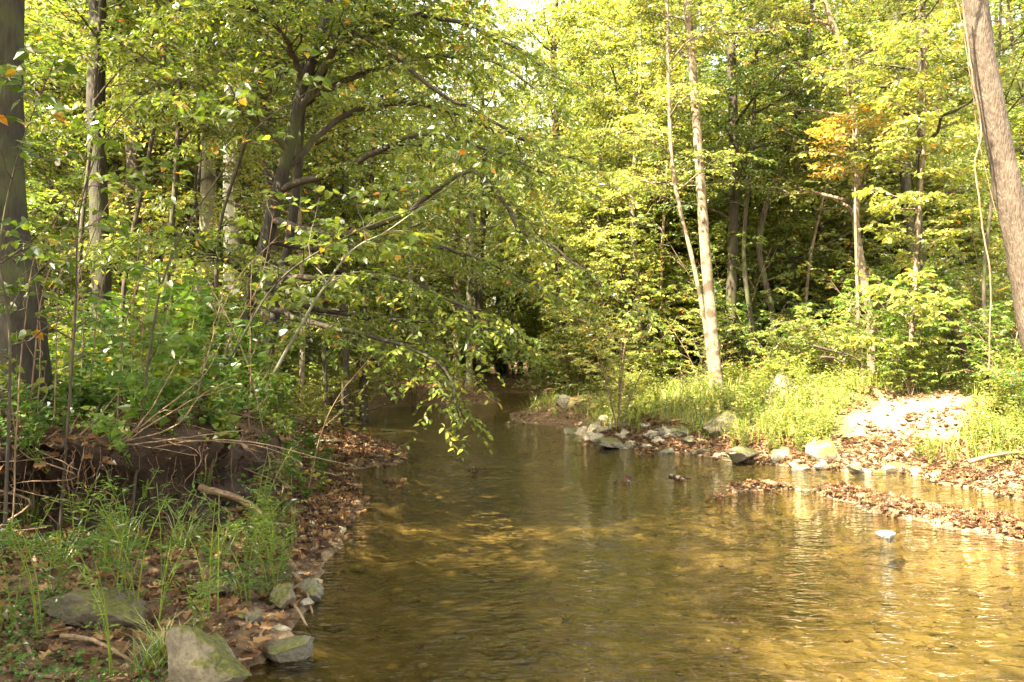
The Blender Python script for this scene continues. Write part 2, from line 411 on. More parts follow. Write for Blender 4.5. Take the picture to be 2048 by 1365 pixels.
# ------------------------------------------------------------------ light and camera
SUNV = unit(np.array([-.62, -.56, 1.15]))
world = bpy.data.worlds.new('World'); S.world = world; world.use_nodes = True
wn = world.node_tree; bg = wn.nodes['Background']
sky = wn.nodes.new('ShaderNodeTexSky'); sky.sky_type = 'NISHITA'; sky.sun_disc = False
sky.sun_elevation = math.asin(SUNV[2]); sky.sun_rotation = math.atan2(SUNV[0], SUNV[1])
sky.dust_density = 3.5; sky.air_density = 1.0; sky.ozone_density = .6
hs = wn.nodes.new('ShaderNodeHueSaturation'); hs.inputs['Saturation'].default_value = .5; wn.links.new(sky.outputs[0], hs.inputs['Color'])
wm = wn.nodes.new('ShaderNodeMix'); wm.data_type = 'RGBA'; wm.blend_type = 'MULTIPLY'; wm.inputs[0].default_value = 1; wm.inputs[7].default_value = (1, .95, .78, 1)
wn.links.new(hs.outputs[0], wm.inputs[6]); wn.links.new(wm.outputs[2], bg.inputs[0]); bg.inputs[1].default_value = .105
sl = bpy.data.lights.new('sun', 'SUN'); sl.energy = 5; sl.angle = math.radians(.5); sl.color = (1, .88, .62)
so = bpy.data.objects.new('sun', sl); COL.objects.link(so); so.location = (-8, -5, 30)
so.rotation_euler = Vector(SUNV).to_track_quat('Z', 'Y').to_euler()
cd = bpy.data.cameras.new('camera'); cam = bpy.data.objects.new('camera', cd); COL.objects.link(cam)
cam.location = CAM; cam.rotation_euler = (math.pi / 2 + PITCH, 0, 0)
cd.sensor_width = 36; cd.lens = 36 * F / 2048; cd.clip_start = .05; cd.clip_end = 2000
S.camera = cam
vs = S.view_settings; vs.view_transform = 'Standard'; vs.look = 'None'; vs.gamma = 1; vs.exposure = EXPO = 3.32
cy = S.cycles
cy.max_bounces = 8; cy.diffuse_bounces = 4; cy.glossy_bounces = 3; cy.transmission_bounces = 5; cy.transparent_max_bounces = 6
cy.sample_clamp_indirect = 6; cy.use_denoising = True
try: cy.denoiser = 'OPENIMAGEDENOISE'
except Exception: pass
# ------------------------------------------------------------------ trees
def wood_and_leaves(trP, trR, sp, wood, crown, limbs=None):
    """limbs, boughs and twigs grow from the trunk polyline (1,n,3)"""
    kind, L, Wd = sp['leaf']
    if sp['n1']:
        zt = sp['L1']
        P1, R1 = kids(trP, trR, sp['n1'], sp['s1'], lambda s: zt[0] + (zt[1] - zt[0]) * ((s - sp['s1'][0]) / (sp['s1'][1] - sp['s1'][0] + 1e-6)),
                      sp.get('a1', 1.15), 7, .5, sp.get('up1', .1), sp.get('droop1', .12), .08, sp.get('k1', .018), bias=sp.get('bias'))
    if limbs is not None:
        Q = np.stack([spline(l, 7) for l in limbs[0]]); RQ = np.array(limbs[1])[:, None] * np.linspace(1, .25, 7)[None]
        if sp['n1']: P1 = np.concatenate([P1, Q]); R1 = np.concatenate([R1, RQ])
        else: P1, R1 = Q, RQ
        if sp.get('skip_limb_wood'): P1w, R1w = P1[:-len(Q)], R1[:-len(Q)]
        else: P1w, R1w = P1, R1
    else: P1w, R1w = P1, R1
    ln = np.linalg.norm(P1[:, -1] - P1[:, 0], axis=1).mean()
    P2, R2 = kids(P1, R1, sp['n2'], (.15, 1), lambda s: sp.get('f2', .55) * ln * (1.15 - .6 * s), .85, 5, sp.get('flat', .35), sp.get('up2', .05), sp.get('droop2', .15), .1, .012, alt=True)
    if sp.get('cull', .12): 
        k = rng.random(len(P2)) > sp.get('cull', .12); P2, R2 = P2[k], R2[k]
    P3, R3 = kids(P2, R2, sp['n3'], (.15, 1), lambda s: sp.get('tw', .5) + 0 * s, .8, 4, sp.get('flat', .35), .05, sp.get('droop3', .2), .1, .008, alt=True)
    if P1w is not None and len(P1w): tubes(wood, P1w, R1w, 6)
    tubes(wood, P2, R2, 4)
    if sp.get('twigs'): tubes(wood, P3, np.maximum(R3, .0018), 3)
    return leaf_on(crown, P3, sp['k'], L, Wd, kind, droop=sp.get('ldroop', .25), tilt=sp.get('tilt', .45), tint=sp.get('tint'))

def trunk_mesh(mb, pts, r0, r1, n=44, sides=14, flare=.5, wob=.03):
    c = spline(pts, n)
    h = np.concatenate([[0], np.cumsum(np.linalg.norm(np.diff(c, axis=0), axis=1))])
    R = np.interp(h, [0, h[-1]], [r0, r1]) * (1 + flare * np.exp(-h / .22))
    R = R * (1 + wob * rng.normal(0, 1, n))
    tubes(mb, c, R, sides, ell=.035)
    return c[None], R[None]

def tree(name, label, pts, r0, r1, sp, leaf='beech', bark='dark', cat='tree', group=None, limbs=None, flare=.5, base=None):
    b = np.array(pts[0]) if base is None else np.asarray(base)
    root = empty(name, b, label, cat, group)
    wd, cr = MB(), MB()
    tp, tr = trunk_mesh(wd, pts, r0, r1, flare=flare)
    if sp:
        wood_and_leaves(tp, tr, sp, wd, cr, limbs)
    wd.build('trunk', BM[bark], root, b)
    if cr.n: cr.build('crown', LM[leaf], root, b, smooth=False)
    return root

def sink(pts, dz=.12):
    pts = [np.array(p) for p in pts]; g = gz(pts[0][0], pts[0][1])[0]
    pts[0] = np.array([pts[0][0], pts[0][1], g - dz]); return pts
def tilt(rnd=.0): return rnd

SP_MID = dict(n1=26, s1=(.3, 1), L1=(2.6, 1.0), n2=8, n3=6, k=9, leaf=('hex', .10, .058), twigs=True, flat=.3)
# --- trunks the photo shows, as (name, label, [(px,py)...], distance, r0, r1, extra top height, spec, leaf, bark)
def up_to(pts, H, lean=(0, 0)):
    t = pts[-1]; q = unit(pts[-1] - pts[-2])
    k = max(H - t[2], .5)
    return list(pts) + [t + np.array([q[0] * .6, q[1] * .6, 1.]) * k * .5 + np.array([lean[0] * .3, lean[1] * .3, 0]), t + np.array([q[0] * .5 + lean[0] / k, q[1] * .5 + lean[1] / k, 1.]) * k]

def spec(**k):
    d = dict(SP_MID); d.update(k); return d
HERO = [
 ('shade_tree', 'thick dark trunk with a curved base on the left bank, nearest on the left', [(62, 740), (45, 640), (22, 520), (5, 400), (0, 200), (2, 0)], 7.2, .18, .17, 12.5,
   spec(s1=(.42, 1), n1=30, L1=(3.6, 1.5), n2=9, n3=6, k=9, leaf=('hex', .11, .065)), 'beech', 'black'),
 ('forest_tree', 'straight dark furrowed trunk between the thick dark trunk and the leaning one', [(205, 730), (203, 560), (196, 380), (192, 200), (196, 0)], 12, .135, .10, 13,
   spec(s1=(.45, 1), n1=26, L1=(2.6, 1.0)), 'beech', 'black'),
 ('forest_tree', 'dark trunk leaning right with a lit upper side, left woods', [(255, 720), (262, 560), (268, 330), (292, 160), (330, 0)], 14, .13, .09, 12,
   spec(s1=(.45, 1), n1=24), 'yellow', 'dark'),
 ('forest_tree', 'grey trunk standing just left of the slim white trunk', [(385, 745), (392, 650), (408, 540), (415, 400), (420, 240), (428, 0)], 14.2, .13, .09, 14,
   spec(s1=(.5, 1), n1=24), 'beech', 'grey'),
 ('pale_barked_tree', 'slim white trunk shining in the left woods', [(452, 780), (452, 660), (458, 520), (456, 400), (458, 260), (470, 60)], 15.5, .10, .07, 12,
   spec(s1=(.5, 1), n1=24), 'yellow', 'white'),
 ('beech_tree', 'dark second stem right beside the leaning creek beech', [(515, 800), (535, 720), (552, 620), (572, 520), (590, 400), (600, 260)], 11.6, .075, .04, 9.5,
   spec(s1=(.4, 1), n1=20), 'beech', 'black'),
 ('forest_tree', 'short straight trunk low behind the hanging leaves, left of the old stump', [(690, 805), (690, 720), (688, 600), (690, 420)], 21, .10, .07, 12,
   spec(s1=(.3, 1), n1=26, k=8), 'beech', 'dark'),
 ('forest_tree', 'bright leaning trunk on the right bank, lit all the way up its left side', [(1440, 800), (1427, 680), (1412, 520), (1400, 350), (1387, 160), (1374, 0)], 16.8, .115, .05, 13,
   spec(s1=(.55, 1), n1=16, L1=(2.2, 1.2), k=7, leaf=('hex', .10, .06)), 'yellow', 'pale'),
 ('forest_tree', 'thin pale stem joined at the foot of the bright leaning trunk', [(1428, 792), (1412, 660), (1385, 520), (1360, 420), (1343, 310), (1338, 180)], 17.0, .052, .03, 9.5,
   spec(s1=(.45, 1), n1=12, L1=(1.6, .9), k=7), 'yellow', 'pale'),
 ('forest_tree', 'dark upright trunk behind the bright leaning trunk, with a forked side stem', [(1465, 745), (1462, 640), (1466, 480), (1468, 330), (1466, 230), (1462, 60)], 19.6, .125, .085, 14,
   spec(s1=(.3, 1), n1=26), 'deep', 'dark'),
 ('forest_tree', 'thin dark wavy stem rising right of the dark upright trunk', [(1508, 735), (1505, 660), (1496, 600), (1488, 520), (1490, 440), (1500, 350)], 19, .055, .04, 9,
   spec(s1=(.5, 1), n1=14, L1=(1.8, .9)), 'deep', 'dark'),
 ('forest_tree', 'dark stem bending right, third dark trunk behind the bright leaning trunk', [(1560, 745), (1548, 650), (1532, 570), (1518, 500), (1530, 420), (1565, 330), (1590, 240)], 19.3, .08, .045, 11,
   spec(s1=(.5, 1), n1=18, L1=(2.2, .9)), 'deep', 'dark'),
 ('forest_tree', 'sunlit trunk above the sandy slab with a spreading golden crown', [(1742, 760), (1742, 660), (1728, 560), (1712, 450), (1712, 320), (1692, 130), (1648, 0)], 17.5, .085, .045, 11.5,
   spec(s1=(.32, 1), n1=24, L1=(2.6, 1.2), n2=7, n3=5, k=6, leaf=('hex', .10, .065)), 'yellow', 'pale'),
 ('tree_snag', 'short pale broken trunk behind the sandy slab', [(1772, 740), (1770, 700), (1766, 655), (1764, 600)], 19, .16, .13, 0, None, None, 'pale'),
 ('vine_covered_tree', 'thin upright stem wrapped in leaves right behind the sandy slab', [(1820, 795), (1822, 690), (1828, 600), (1835, 480), (1845, 330)], 15, .045, .025, 7.5,
   spec(s1=(.12, 1), n1=26, L1=(.9, .6), n2=6, n3=4, k=7, tw=.3, leaf=('hex', .11, .075)), 'yellow', 'pale'),
 ('forest_tree', 'slanting trunk on the right bank leaning left towards the sandy slab', [(1945, 725), (1920, 680), (1875, 610), (1845, 520), (1836, 420), (1840, 300)], 15.8, .085, .05, 10,
   spec(s1=(.4, 1), n1=22, L1=(2., .9)), 'yellow', 'dark'),
 ('forest_tree', 'dark trunk high behind the golden crown', [(1800, 735), (1798, 560), (1792, 400), (1788, 260), (1785, 60)], 23, .16, .11, 15,
   spec(s1=(.35, 1), n1=28), 'yellow', 'dark'),
 ('leaning_tree', 'big furrowed reddish trunk leaning at the right edge of the view', [(2125, 905), (2078, 720), (2052, 580), (2026, 430), (1998, 290), (1972, 150), (1950, 0)], 10, .165, .105, 12.5,
   spec(s1=(.6, 1), n1=16, L1=(3., 1.5), bias=(.6, .3, 0), k=8), 'yellow', 'tan'),
]
for name, label, px, d, r0, r1, H, spx, lf, bk in HERO:
    pts = sink(PL(px, d), .25)
    if H: pts = up_to(pts, H)
    tree(name, label, pts, r0, r1, spx, lf, bk, 'tree', flare=.22 if bk in ('pale', 'white') else .45)

# --- the creek beech with its long limbs over the water
bp = sink(PL([(462, 815), (480, 700), (502, 600), (540, 450), (572, 320), (600, 200), (640, 70), (656, 0)], 11), .25)
b0 = bp[0]
root = empty('beech_tree', b0, 'leaning dark trunk whose long leafy limbs hang over the creek', 'tree')
wd, cr = MB(), MB()
tp, tr = trunk_mesh(wd, up_to(bp, 11), .105, .03)
LIMBS = [
 [(560, 380, 11), (700, 330, 10.5), (830, 270, 10), (980, 300, 9.6), (1090, 350, 9.3)],
 [(545, 440, 11), (680, 470, 10), (820, 420, 9.6), (930, 345, 9.4), (1000, 395, 9.2), (1042, 465, 9.1), (1120, 505, 9.1), (1240, 605, 9.1)],
 [(598, 220, 11), (690, 80, 10.6), (770, 95, 10.3), (850, 165, 10), (960, 230, 9.8), (1110, 310, 9.7)],
 [(630, 90, 11), (760, 30, 10.7), (900, 40, 10.4), (1010, 85, 10.2), (1120, 160, 10)],
 [(600, 200, 11), (720, 150, 11.4), (860, 110, 11.8), (1000, 130, 12), (1130, 230, 12)],
 [(625, 110, 11), (720, 75, 10.8), (850, 18, 10.6), (960, -60, 10.5)],
 [(525, 540, 11), (640, 560, 10), (780, 555, 9.3), (900, 600, 9), (1000, 655, 8.8)],
 [(508, 600, 11), (600, 640, 10), (720, 670, 9.5), (830, 700, 9), (895, 750, 8.8), (920, 830, 8.7)],
 [(535, 480, 11), (650, 500, 11.6), (800, 480, 12), (960, 520, 12.2), (1110, 590, 12.4)],
 [(570, 340, 11), (690, 230, 11.5), (840, 210, 12), (990, 260, 12.4), (1180, 330, 12.6)],
 [(520, 560, 11), (420, 500, 10.4), (330, 470, 9.9), (240, 480, 9.6)],
 [(580, 300, 11), (480, 220, 10.4), (380, 190, 10), (260, 200, 9.7)],
 [(515, 570, 11), (640, 620, 11.6), (790, 640, 12), (940, 650, 12.2), (1050, 690, 12.3)],
 [(610, 180, 11), (560, 60, 10.2), (470, 10, 9.6), (360, 20, 9.2)]]
LP = [PL(l) for l in LIMBS]
spb = dict(SP_MID, n1=8, s1=(.75, 1), L1=(2., 1.), n2=30, n3=7, k=8, f2=.36, tw=.38, leaf=('hex', .085, .047), flat=.3, cull=.2, skip_limb_wood=True, droop2=.2, droop3=.35, tilt=.4)
wood_and_leaves(tp, tr, spb, wd, cr, (LP, [.05] * len(LP)))
wd.build('trunk', BM['black'], root, b0); cr.build('crown', LM['beech'], root, b0, smooth=False)
for l in LP:
    mb = MB(); c = spline(l, 26); tubes(mb, c + rng.normal(0, .012, c.shape), np.linspace(.05, .009, 26), 7)
    mb.build('limb', BM['dark'], root, b0)

for px, d, r, lb in [([(150, 750), (160, 500), (185, 250)], 10.5, .03, 'thin dark stem just left of the straight furrowed trunk'), ([(235, 750), (250, 560), (300, 300), (330, 100)], 11, .035, 'slim dark stem leaning right across the left woods'),
  ([(330, 770), (335, 560), (352, 330)], 12.5, .04, 'slim dark upright stem left of the grey trunk'), ([(425, 790), (432, 620), (440, 450), (500, 250)], 12, .03, 'thin dark stem between the grey and the white trunk'),
  ([(600, 800), (606, 640), (600, 480)], 17, .055, 'slim dark trunk behind the leaning pale sapling'), ([(655, 810), (648, 700), (640, 560)], 19, .055, 'slim dark trunk at the far left bend of the creek'),
  ([(1008, 790), (1010, 700), (1004, 600)], 47, .13, 'dark trunk far up the creek in the middle of the picture'), ([(1108, 785), (1115, 720), (1130, 650), (1140, 560)], 39, .10, 'crooked grey trunk on the far bank above the dark pool'), ([(1157, 770), (1156, 700), (1155, 600)], 42, .10, 'pale straight trunk far behind the dark pool'),
  ([(1330, 770), (1322, 600), (1330, 400), (1345, 180)], 21, .05, 'thin pale stem left of the bright leaning trunk'), ([(1620, 745), (1612, 600), (1640, 420), (1690, 260)], 20, .045, 'thin pale stem crossing behind the golden crown'), ([(1975, 735), (1968, 560), (1985, 380)], 14, .035, 'thin brown stem just left of the big leaning reddish trunk')]:
    pts = up_to(sink(PL(px, d), .2), 8.5 if d < 25 else 14)
    tree('slim_tree', lb, pts, r, r * .5, spec(s1=(.5, 1), n1=14, L1=(1.8, .8), n2=6, n3=5, k=7), 'beech' if px[0][0] < 1200 else 'yellow', 'pale' if 'pale' in lb else 'dark', flare=.2)
tree('young_tree', 'slim young tree whose top of golden orange leaves stands out against the right woods', sink(PL([(1722, 760), (1714, 560), (1710, 380), (1714, 225)], 16.6), .2), .04, .015,
  spec(s1=(.76, 1), n1=13, L1=(1.2, .5), n2=5, n3=3, k=5, tw=.3, leaf=('hex', .12, .075)), 'orange', 'pale', flare=.2)
n_ = 0
while n_ < 12:
    px, d = rng.uniform(120, 740), rng.uniform(12.5, 24); r = rng.uniform(.03, .065)
    b = P(px, 760, d)
    if terrain(b[:1], b[1:2])[2][0] < .8: continue
    k = rng.normal(0, 50); n_ += 1
    tree('slim_tree', 'slim near black trunk crowded among the trees of the left woods', up_to(sink(PL([(px, 760), (px + k * .3, 560), (px + k, 320)], d), .2), rng.uniform(9, 12)), r, r * .55,
      spec(s1=(.55, 1), n1=14, L1=(1.7, .8), n2=6, n3=5, k=7), 'beech', 'black', group='slim trunks of the left woods', flare=.3)
# --- leaning pale sapling at the foot of the beech
sp_pts = sink(PL([(505, 850), (525, 800), (560, 725), (600, 655), (632, 600), (700, 505), (770, 465), (820, 430)], 8.4), .1)
tree('sapling', 'thin pale sapling leaning right from the bank edge over the creek', sp_pts, .022, .005,
     dict(SP_MID, n1=12, s1=(.45, 1), L1=(.8, .35), n2=4, n3=2, k=4, f2=.5, tw=.25, leaf=('heart', .10, .075), k1=.012), 'beech', 'grey', 'sapling', flare=.1)

# --- prototypes for the woods
def proto(name, label, H, r0, spx, leaf, bark, group, lean=.5, cat='tree'):
    pts = [np.array([0, 0, -.25])]
    for i in range(1, 6):
        pts.append(np.array([rng.normal(0, lean * .14 * i), rng.normal(0, lean * .14 * i), H * i / 5]))
    return tree(name, label, pts, r0, r0 * .22, spx, leaf, bark, cat, group)
TALL = []
for i in range(6):
    H = 15 + 1.3 * i
    TALL.append(proto('forest_tree', 'tall slender tree among the crowded trunks of the deep woods', H, .13 + .012 * i,
      dict(SP_MID, n1=34, s1=(.2, 1), L1=(3.3, 1.1), n2=8, n3=6, k=10, leaf=('dia', .135, .085), twigs=False, tw=.7, flat=.4, cull=.28, tilt=.6),
      ['beech', 'yellow', 'yellow', 'deep', 'beech', 'yellow'][i], ['dark', 'grey', 'dark', 'dark', 'pale', 'dark'][i], 'tall trees of the woods'))
UND = []
for i in range(5):
    UND.append(proto('understory_tree', 'slim understory tree with flat leafy layers in the woods', 4.5 + .7 * i, .045,
      dict(SP_MID, n1=24, s1=(.12, 1), L1=(2., .6), n2=8, n3=5, k=8, leaf=('hex', .095, .055), twigs=True, tw=.45, flat=.25, cull=.1),
      ['beech', 'yellow', 'deep', 'beech', 'yellow'][i], 'dark', 'understory trees', .8))
SHR = []
for i in range(4):
    root = empty('shrub', (0, 0, 0), 'leafy waist high shrub in the undergrowth', 'shrub', 'shrubs of the undergrowth')
    wd, cr = MB(), MB(); h = 1.1 + .35 * i
    st = []
    for k in range(7):
        a = rng.random() * 6.28; l = rng.uniform(.3, .8) * h
        st.append(spline(np.array([[0, 0, -.1], [math.cos(a) * l * .3, math.sin(a) * l * .3, h * .5], [math.cos(a) * l * .8, math.sin(a) * l * .8, h * rng.uniform(.8, 1.1)]]), 8))
    st = np.stack(st); R = np.linspace(.014, .004, 8)[None].repeat(7, 0)
    tubes(wd, st, R, 5)
    b1, q1 = kids(st, R, 9, (.15, 1), lambda s: .5 * h * (1.1 - .5 * s), .9, 5, .5, .1, .15, .1, .01)
    tubes(wd, b1, q1, 3)
    b2, q2 = kids(b1, q1, 4, (.2, 1), lambda s: .22 + 0 * s, .8, 4, .5, .05, .2, .1, .01, alt=True)
    leaf_on(cr, b2, 8, .085, .052, 'hex', tilt=.55)
    wd.build('stems', BM['twig'], root); cr.build('foliage', LM[['beech', 'yellow', 'weed', 'yellow'][i]], root, smooth=False)
    SHR.append(root)

used = set()
def place(protos, i, x, y, sc, **k):
    p_ = protos[i % len(protos)]
    loc = (x, y, float(gz(x, y)[0])); rz = rng.random() * 6.28
    if id(p_) not in used:
        used.add(id(p_)); p_.location = loc; p_.rotation_euler.z = rz; p_.scale = (sc,) * 3
        for kk, v in k.items(): p_[kk] = v
        return p_
    return copy_tree(p_, loc, rz, sc, k.get('label'), k.get('group'))

def scatter(n, xr, yr, dmin, ok, seed):
    r = np.random.default_rng(seed); pts = []
    for _ in range(n * 60):
        if len(pts) >= n: break
        y = yr[0] + (yr[1] - yr[0]) * r.random()**.8; x = r.uniform(*xr)
        if abs(x) > .62 * y + 3.5: continue
        dm = dmin * (.7 + y / 40)
        if any((x - a)**2 + (y - b)**2 < dm * dm for a, b in pts): continue
        pts.append((x, y))
    p_ = np.array(pts); z, sd, su, left = terrain(p_[:, 0], p_[:, 1])
    return p_[ok(p_[:, 0], p_[:, 1], sd, su, left)]
def pxof(x, y): return CX + F * x / y
# tall trees: keep the sky window (top centre) and the sunny right bank open
def ok_tall(x, y, sd, su, left):
    px = pxof(x, y)
    return (sd > 1.2) & ~((px > 900) & (px < 1200) & (y < 30)) & ~((~left) & (y < 25)) & (y > 15)
for i, (x, y) in enumerate(scatter(230, (-46, 46), (14, 75), 1.9, ok_tall, 5)):
    sc = rng.uniform(.75, 1.1)
    px = pxof(x, y)
    if 900 < px < 1130: sc = min(sc, (1.5 + y * (725 - 40) / F) / (15 + 1.3 * (i % 6)) * .95)
    elif px > 1380 and px < 1700: sc *= .85
    place(TALL, i, x, y, sc)
for i, (x, y, s) in enumerate([(2.8, 26, .9), (4.6, 25, .85), (3.6, 32, 1.), (2.6, 38, 1.05), (5.6, 30, .95), (.5, 49, .95), (-1.6, 52, 1.), (1.3, 57, 1.), (-3.9, 22.5, .85), (3.2, 21.5, .7), (1.5, 26.3, .88), (-1.7, 34, 1.), (-1.4, 39, 1.05), (-2.4, 37, .95), (2.9, 44, 1.05), (7.2, 22, .8), (9.5, 20.5, .8)]):
    place(TALL, [1, 5, 2, 1, 4, 3, 0, 5, 0, 1, 5, 1, 5, 4, 5, 1, 5, 2][i % 17], x, y, s)
def ok_und(x, y, sd, su, left): return (sd > .9) & ~((~left) & (y < 20.5)) & (y > np.where(left, 15, 10.5)) & (np.where(left, su > .8, True))
for i, (x, y) in enumerate(scatter(230, (-30, 30), (10.5, 58), 1.25, ok_und, 6)):
    place(UND, i, x, y, rng.uniform(.7, 1.25))
def ok_shr(x, y, sd, su, left): return (sd > .5) & ~(left & (y < 12.5)) & (np.where(left, su > .4, True)) & ~((~left) & (y < 15.5) ) 
for i, (x, y) in enumerate(scatter(230, (-24, 24), (10, 50), .85, ok_shr, 7)):
    place(SHR, i, x, y, rng.uniform(.7, 1.3))
for i in range(22):
    x, y = rng.uniform(-6, 5), rng.uniform(38, 62)
    if terrain(np.array([x]), np.array([y]))[1][0] > .8: place(UND, i, x, y, rng.uniform(1.1, 1.8))
for i, (x, y, s) in enumerate([(-4.7, 20, 1.), (-4.3, 23, 1.1), (-5.4, 18.5, 1.), (-3.3, 29, 1.2), (-5.6, 22, 1.2), (-4.1, 17.2, .7)]): place(SHR, i, x, y, s)
# leafy saplings close on the left bank, and brush at the right edge
for i, (x, y, s) in enumerate([(-7.6, 12.5, 1.1), (-5.4, 14.2, 1.)]):
    place(UND, i, x, y, s, label='leafy understory sapling close behind the left earth bank', group='saplings of the left bank')
for i, (x, y, s) in enumerate([(7.4, 10.6, .8), (8.6, 12.2, 1.0), (7.9, 13.6, .9), (9.6, 14.6, 1.1), (6.9, 14.8, .8), (5.6, 17.6, .9), (8.2, 17, 1.2), (4.2, 18.5, .8), (5.0, 16.2, .7), (6.2, 16.2, 1.), (7.3, 15.8, 1.1), (8.8, 15.6, 1.2), (10, 16.5, 1.3), (6.8, 18.5, 1.2), (5.6, 19.4, 1.2), (8.9, 18.8, 1.3), (3.4, 20.5, 1.1), (2.4, 19.2, .7), (6.9, 9.4, .55)]):
    place(SHR, i, x, y, s, label='sunlit leafy bush at the top of the right bank', group='bushes of the right bank')
for i in range(12): 
    x, y = rng.uniform(-3.5, 4), rng.uniform(44.5, 52)
    place(SHR, i, x, y, rng.uniform(1.2, 2.))
n_ = 0
while n_ < 26:
    x, y = rng.uniform(2.5, 14), rng.uniform(20.6, 29); _, a_, _, l_ = terrain(np.array([x]), np.array([y]))
    if not l_[0] and a_[0] > 2: place(UND, 1 if n_ % 3 else 4, x, y, rng.uniform(.8, 1.5)); n_ += 1
n_ = 0
while n_ < 34:
    x, y = rng.uniform(1, 14), rng.uniform(18.5, 28); _, a_, _, l_ = terrain(np.array([x]), np.array([y]))
    if not l_[0] and a_[0] > 1.5: place(SHR, 1 if n_ % 3 else 3, x, y, rng.uniform(1.1, 1.9)); n_ += 1
for i, (x, y, s) in enumerate([(7.3, 12.3, .75), (7.15, 11.2, .6), (8., 11.8, .8), (6.9, 10.4, .4)]):
    place(SHR, 2 if i % 2 else 0, x, y, s, label='shaded bush on the steep end of the right bank below the big leaning trunk', group='shaded bushes of the right bank')
# trees outside the view, whose crowns shade the near creek and the left bank
for i, (x, y, s) in enumerate([(-5.6, .8, .7), (-3.5, 2.5, .68), (-2.2, -1.2, .7), (-4.4, -3.6, .72), (.8, -4.5, .66), (-8.5, -2.5, .75), (-7.0, 3.8, .68), (-8.2, 5.6, .7), (-5.2, 2.9, .62)]):
    place(TALL, i, x, y, s, label='tree beside the viewpoint casting dappled shade on the creek', group='shade trees around the viewpoint')

# far woods closing the view
mb = MB(); n = 70000
th = rng.uniform(-.75, .75, n); rr = rng.uniform(66, 95, n)
x, y = np.sin(th) * rr, np.cos(th) * rr
clump = fbm(th * 30, rr * .1, 3, 3)
z = gz(x, y) + rng.random(n) ** .8 * (17 + 9 * clump)
keep = ~((np.abs(th) < .07) & (z > 22))
pos = np.stack([x, y, z], -1)[keep]; d = rng.normal(0, 1, pos.shape); d[:, 2] -= .4
leaves(mb, pos, d, UP + rng.normal(0, .6, pos.shape), rng.uniform(.35, .65, len(pos)), rng.uniform(.25, .45, len(pos)), 'dia', np.clip(.4 + .5 * clump[keep] + rng.normal(0, .12, len(pos)), 0, .8))
tag(mb.build('far_woods', LM['yellow'], smooth=False), 'far leafy wood closing the view behind the trees', 'woods', kind='stuff')
# ------------------------------------------------------------------ ground cover
def sample(n, xr, yr, ok, seed):
    r = np.random.default_rng(seed); out = []; got = 0
    for _ in range(40):
        x = r.uniform(*xr, n); y = r.uniform(*yr, n)
        z, sd, su, left = terrain(x, y)
        k = ok(x, y, sd, su, left) & (np.abs(x) < .66 * y + 2)
        out.append(np.stack([x, y, z], -1)[k]); got += k.sum()
        if got >= n: break
    return np.concatenate(out)[:n]
def dirs(n, zz=.0):
    a = rng.random(n) * 6.283
    return np.stack([np.cos(a), np.sin(a), zz + rng.normal(0, .18, n)], -1)

mb = MB()
def litter(n, xr, yr, ok, seed, L=(.05, .11), kind='lobe', tilt=.4, lift=.012):
    p_ = sample(n, xr, yr, ok, seed); k = len(p_)
    if not k: return
    s = rng.uniform(*L, k)
    p_[:, 2] += lift + rng.random(k) * .02
    leaves(mb, p_, dirs(k), UP + rng.normal(0, tilt, (k, 3)), s, s * rng.uniform(.55, .95, k), kind, np.clip(rng.beta(2, 2.4, k) , 0, 1), curl=1.6)
litter(2200, (-4.5, -.6), (3.2, 7), lambda x, y, sd, su, l: (sd > .02) & l & (su < 0), 21, (.045, .115))
litter(7000, (-6.5, -1.2), (5.6, 13), lambda x, y, sd, su, l: l & (su > -.25), 22, (.05, .12))
litter(3500, (-3.6, -1.0), (6.8, 17), lambda x, y, sd, su, l: (sd > -.05) & l & (su < .1), 23, (.05, .11))
litter(8000, (-1, 10), (8, 16.5), lambda x, y, sd, su, l: ~l & (sd > -.03) & (sd < 1.15) & (x > 1.5 - (y - 12) * .1), 24, (.03, .085))
litter(2600, (1.5, 8.5), (7, 11), lambda x, y, sd, su, l: bar_h(x, y) > .012, 25, (.03, .085), tilt=.6)
litter(1000, (3.9, 7.6), (11.8, 15.2), lambda x, y, sd, su, l: ~l & (fbm(x * 1.6, y * 1.6, 6, 2) > .06), 26, (.05, .1))
litter(9000, (-20, 20), (12, 36), lambda x, y, sd, su, l: (sd > .05), 27, (.07, .14), 'dia')
litter(140, (-1.5, 8), (3.3, 10), lambda x, y, sd, su, l: (sd < -.05), 28, (.04, .09), tilt=.15, lift=.004)
q_ = LIP[rng.integers(0, len(LIP), 1500)] + rng.normal(0, .02, (1500, 3)) + UP * .02
leaves(mb, q_, dirs(1500), UP + rng.normal(0, .6, (1500, 3)), rng.uniform(.04, .1, 1500), rng.uniform(.03, .07, 1500), 'lobe', rng.beta(2, 2.4, 1500), curl=1.6)
tag(mb.build('leaf_litter', LM['litter'], smooth=False), 'brown fallen leaves carpeting the banks and the shallow bar', 'leaf litter', kind='stuff')

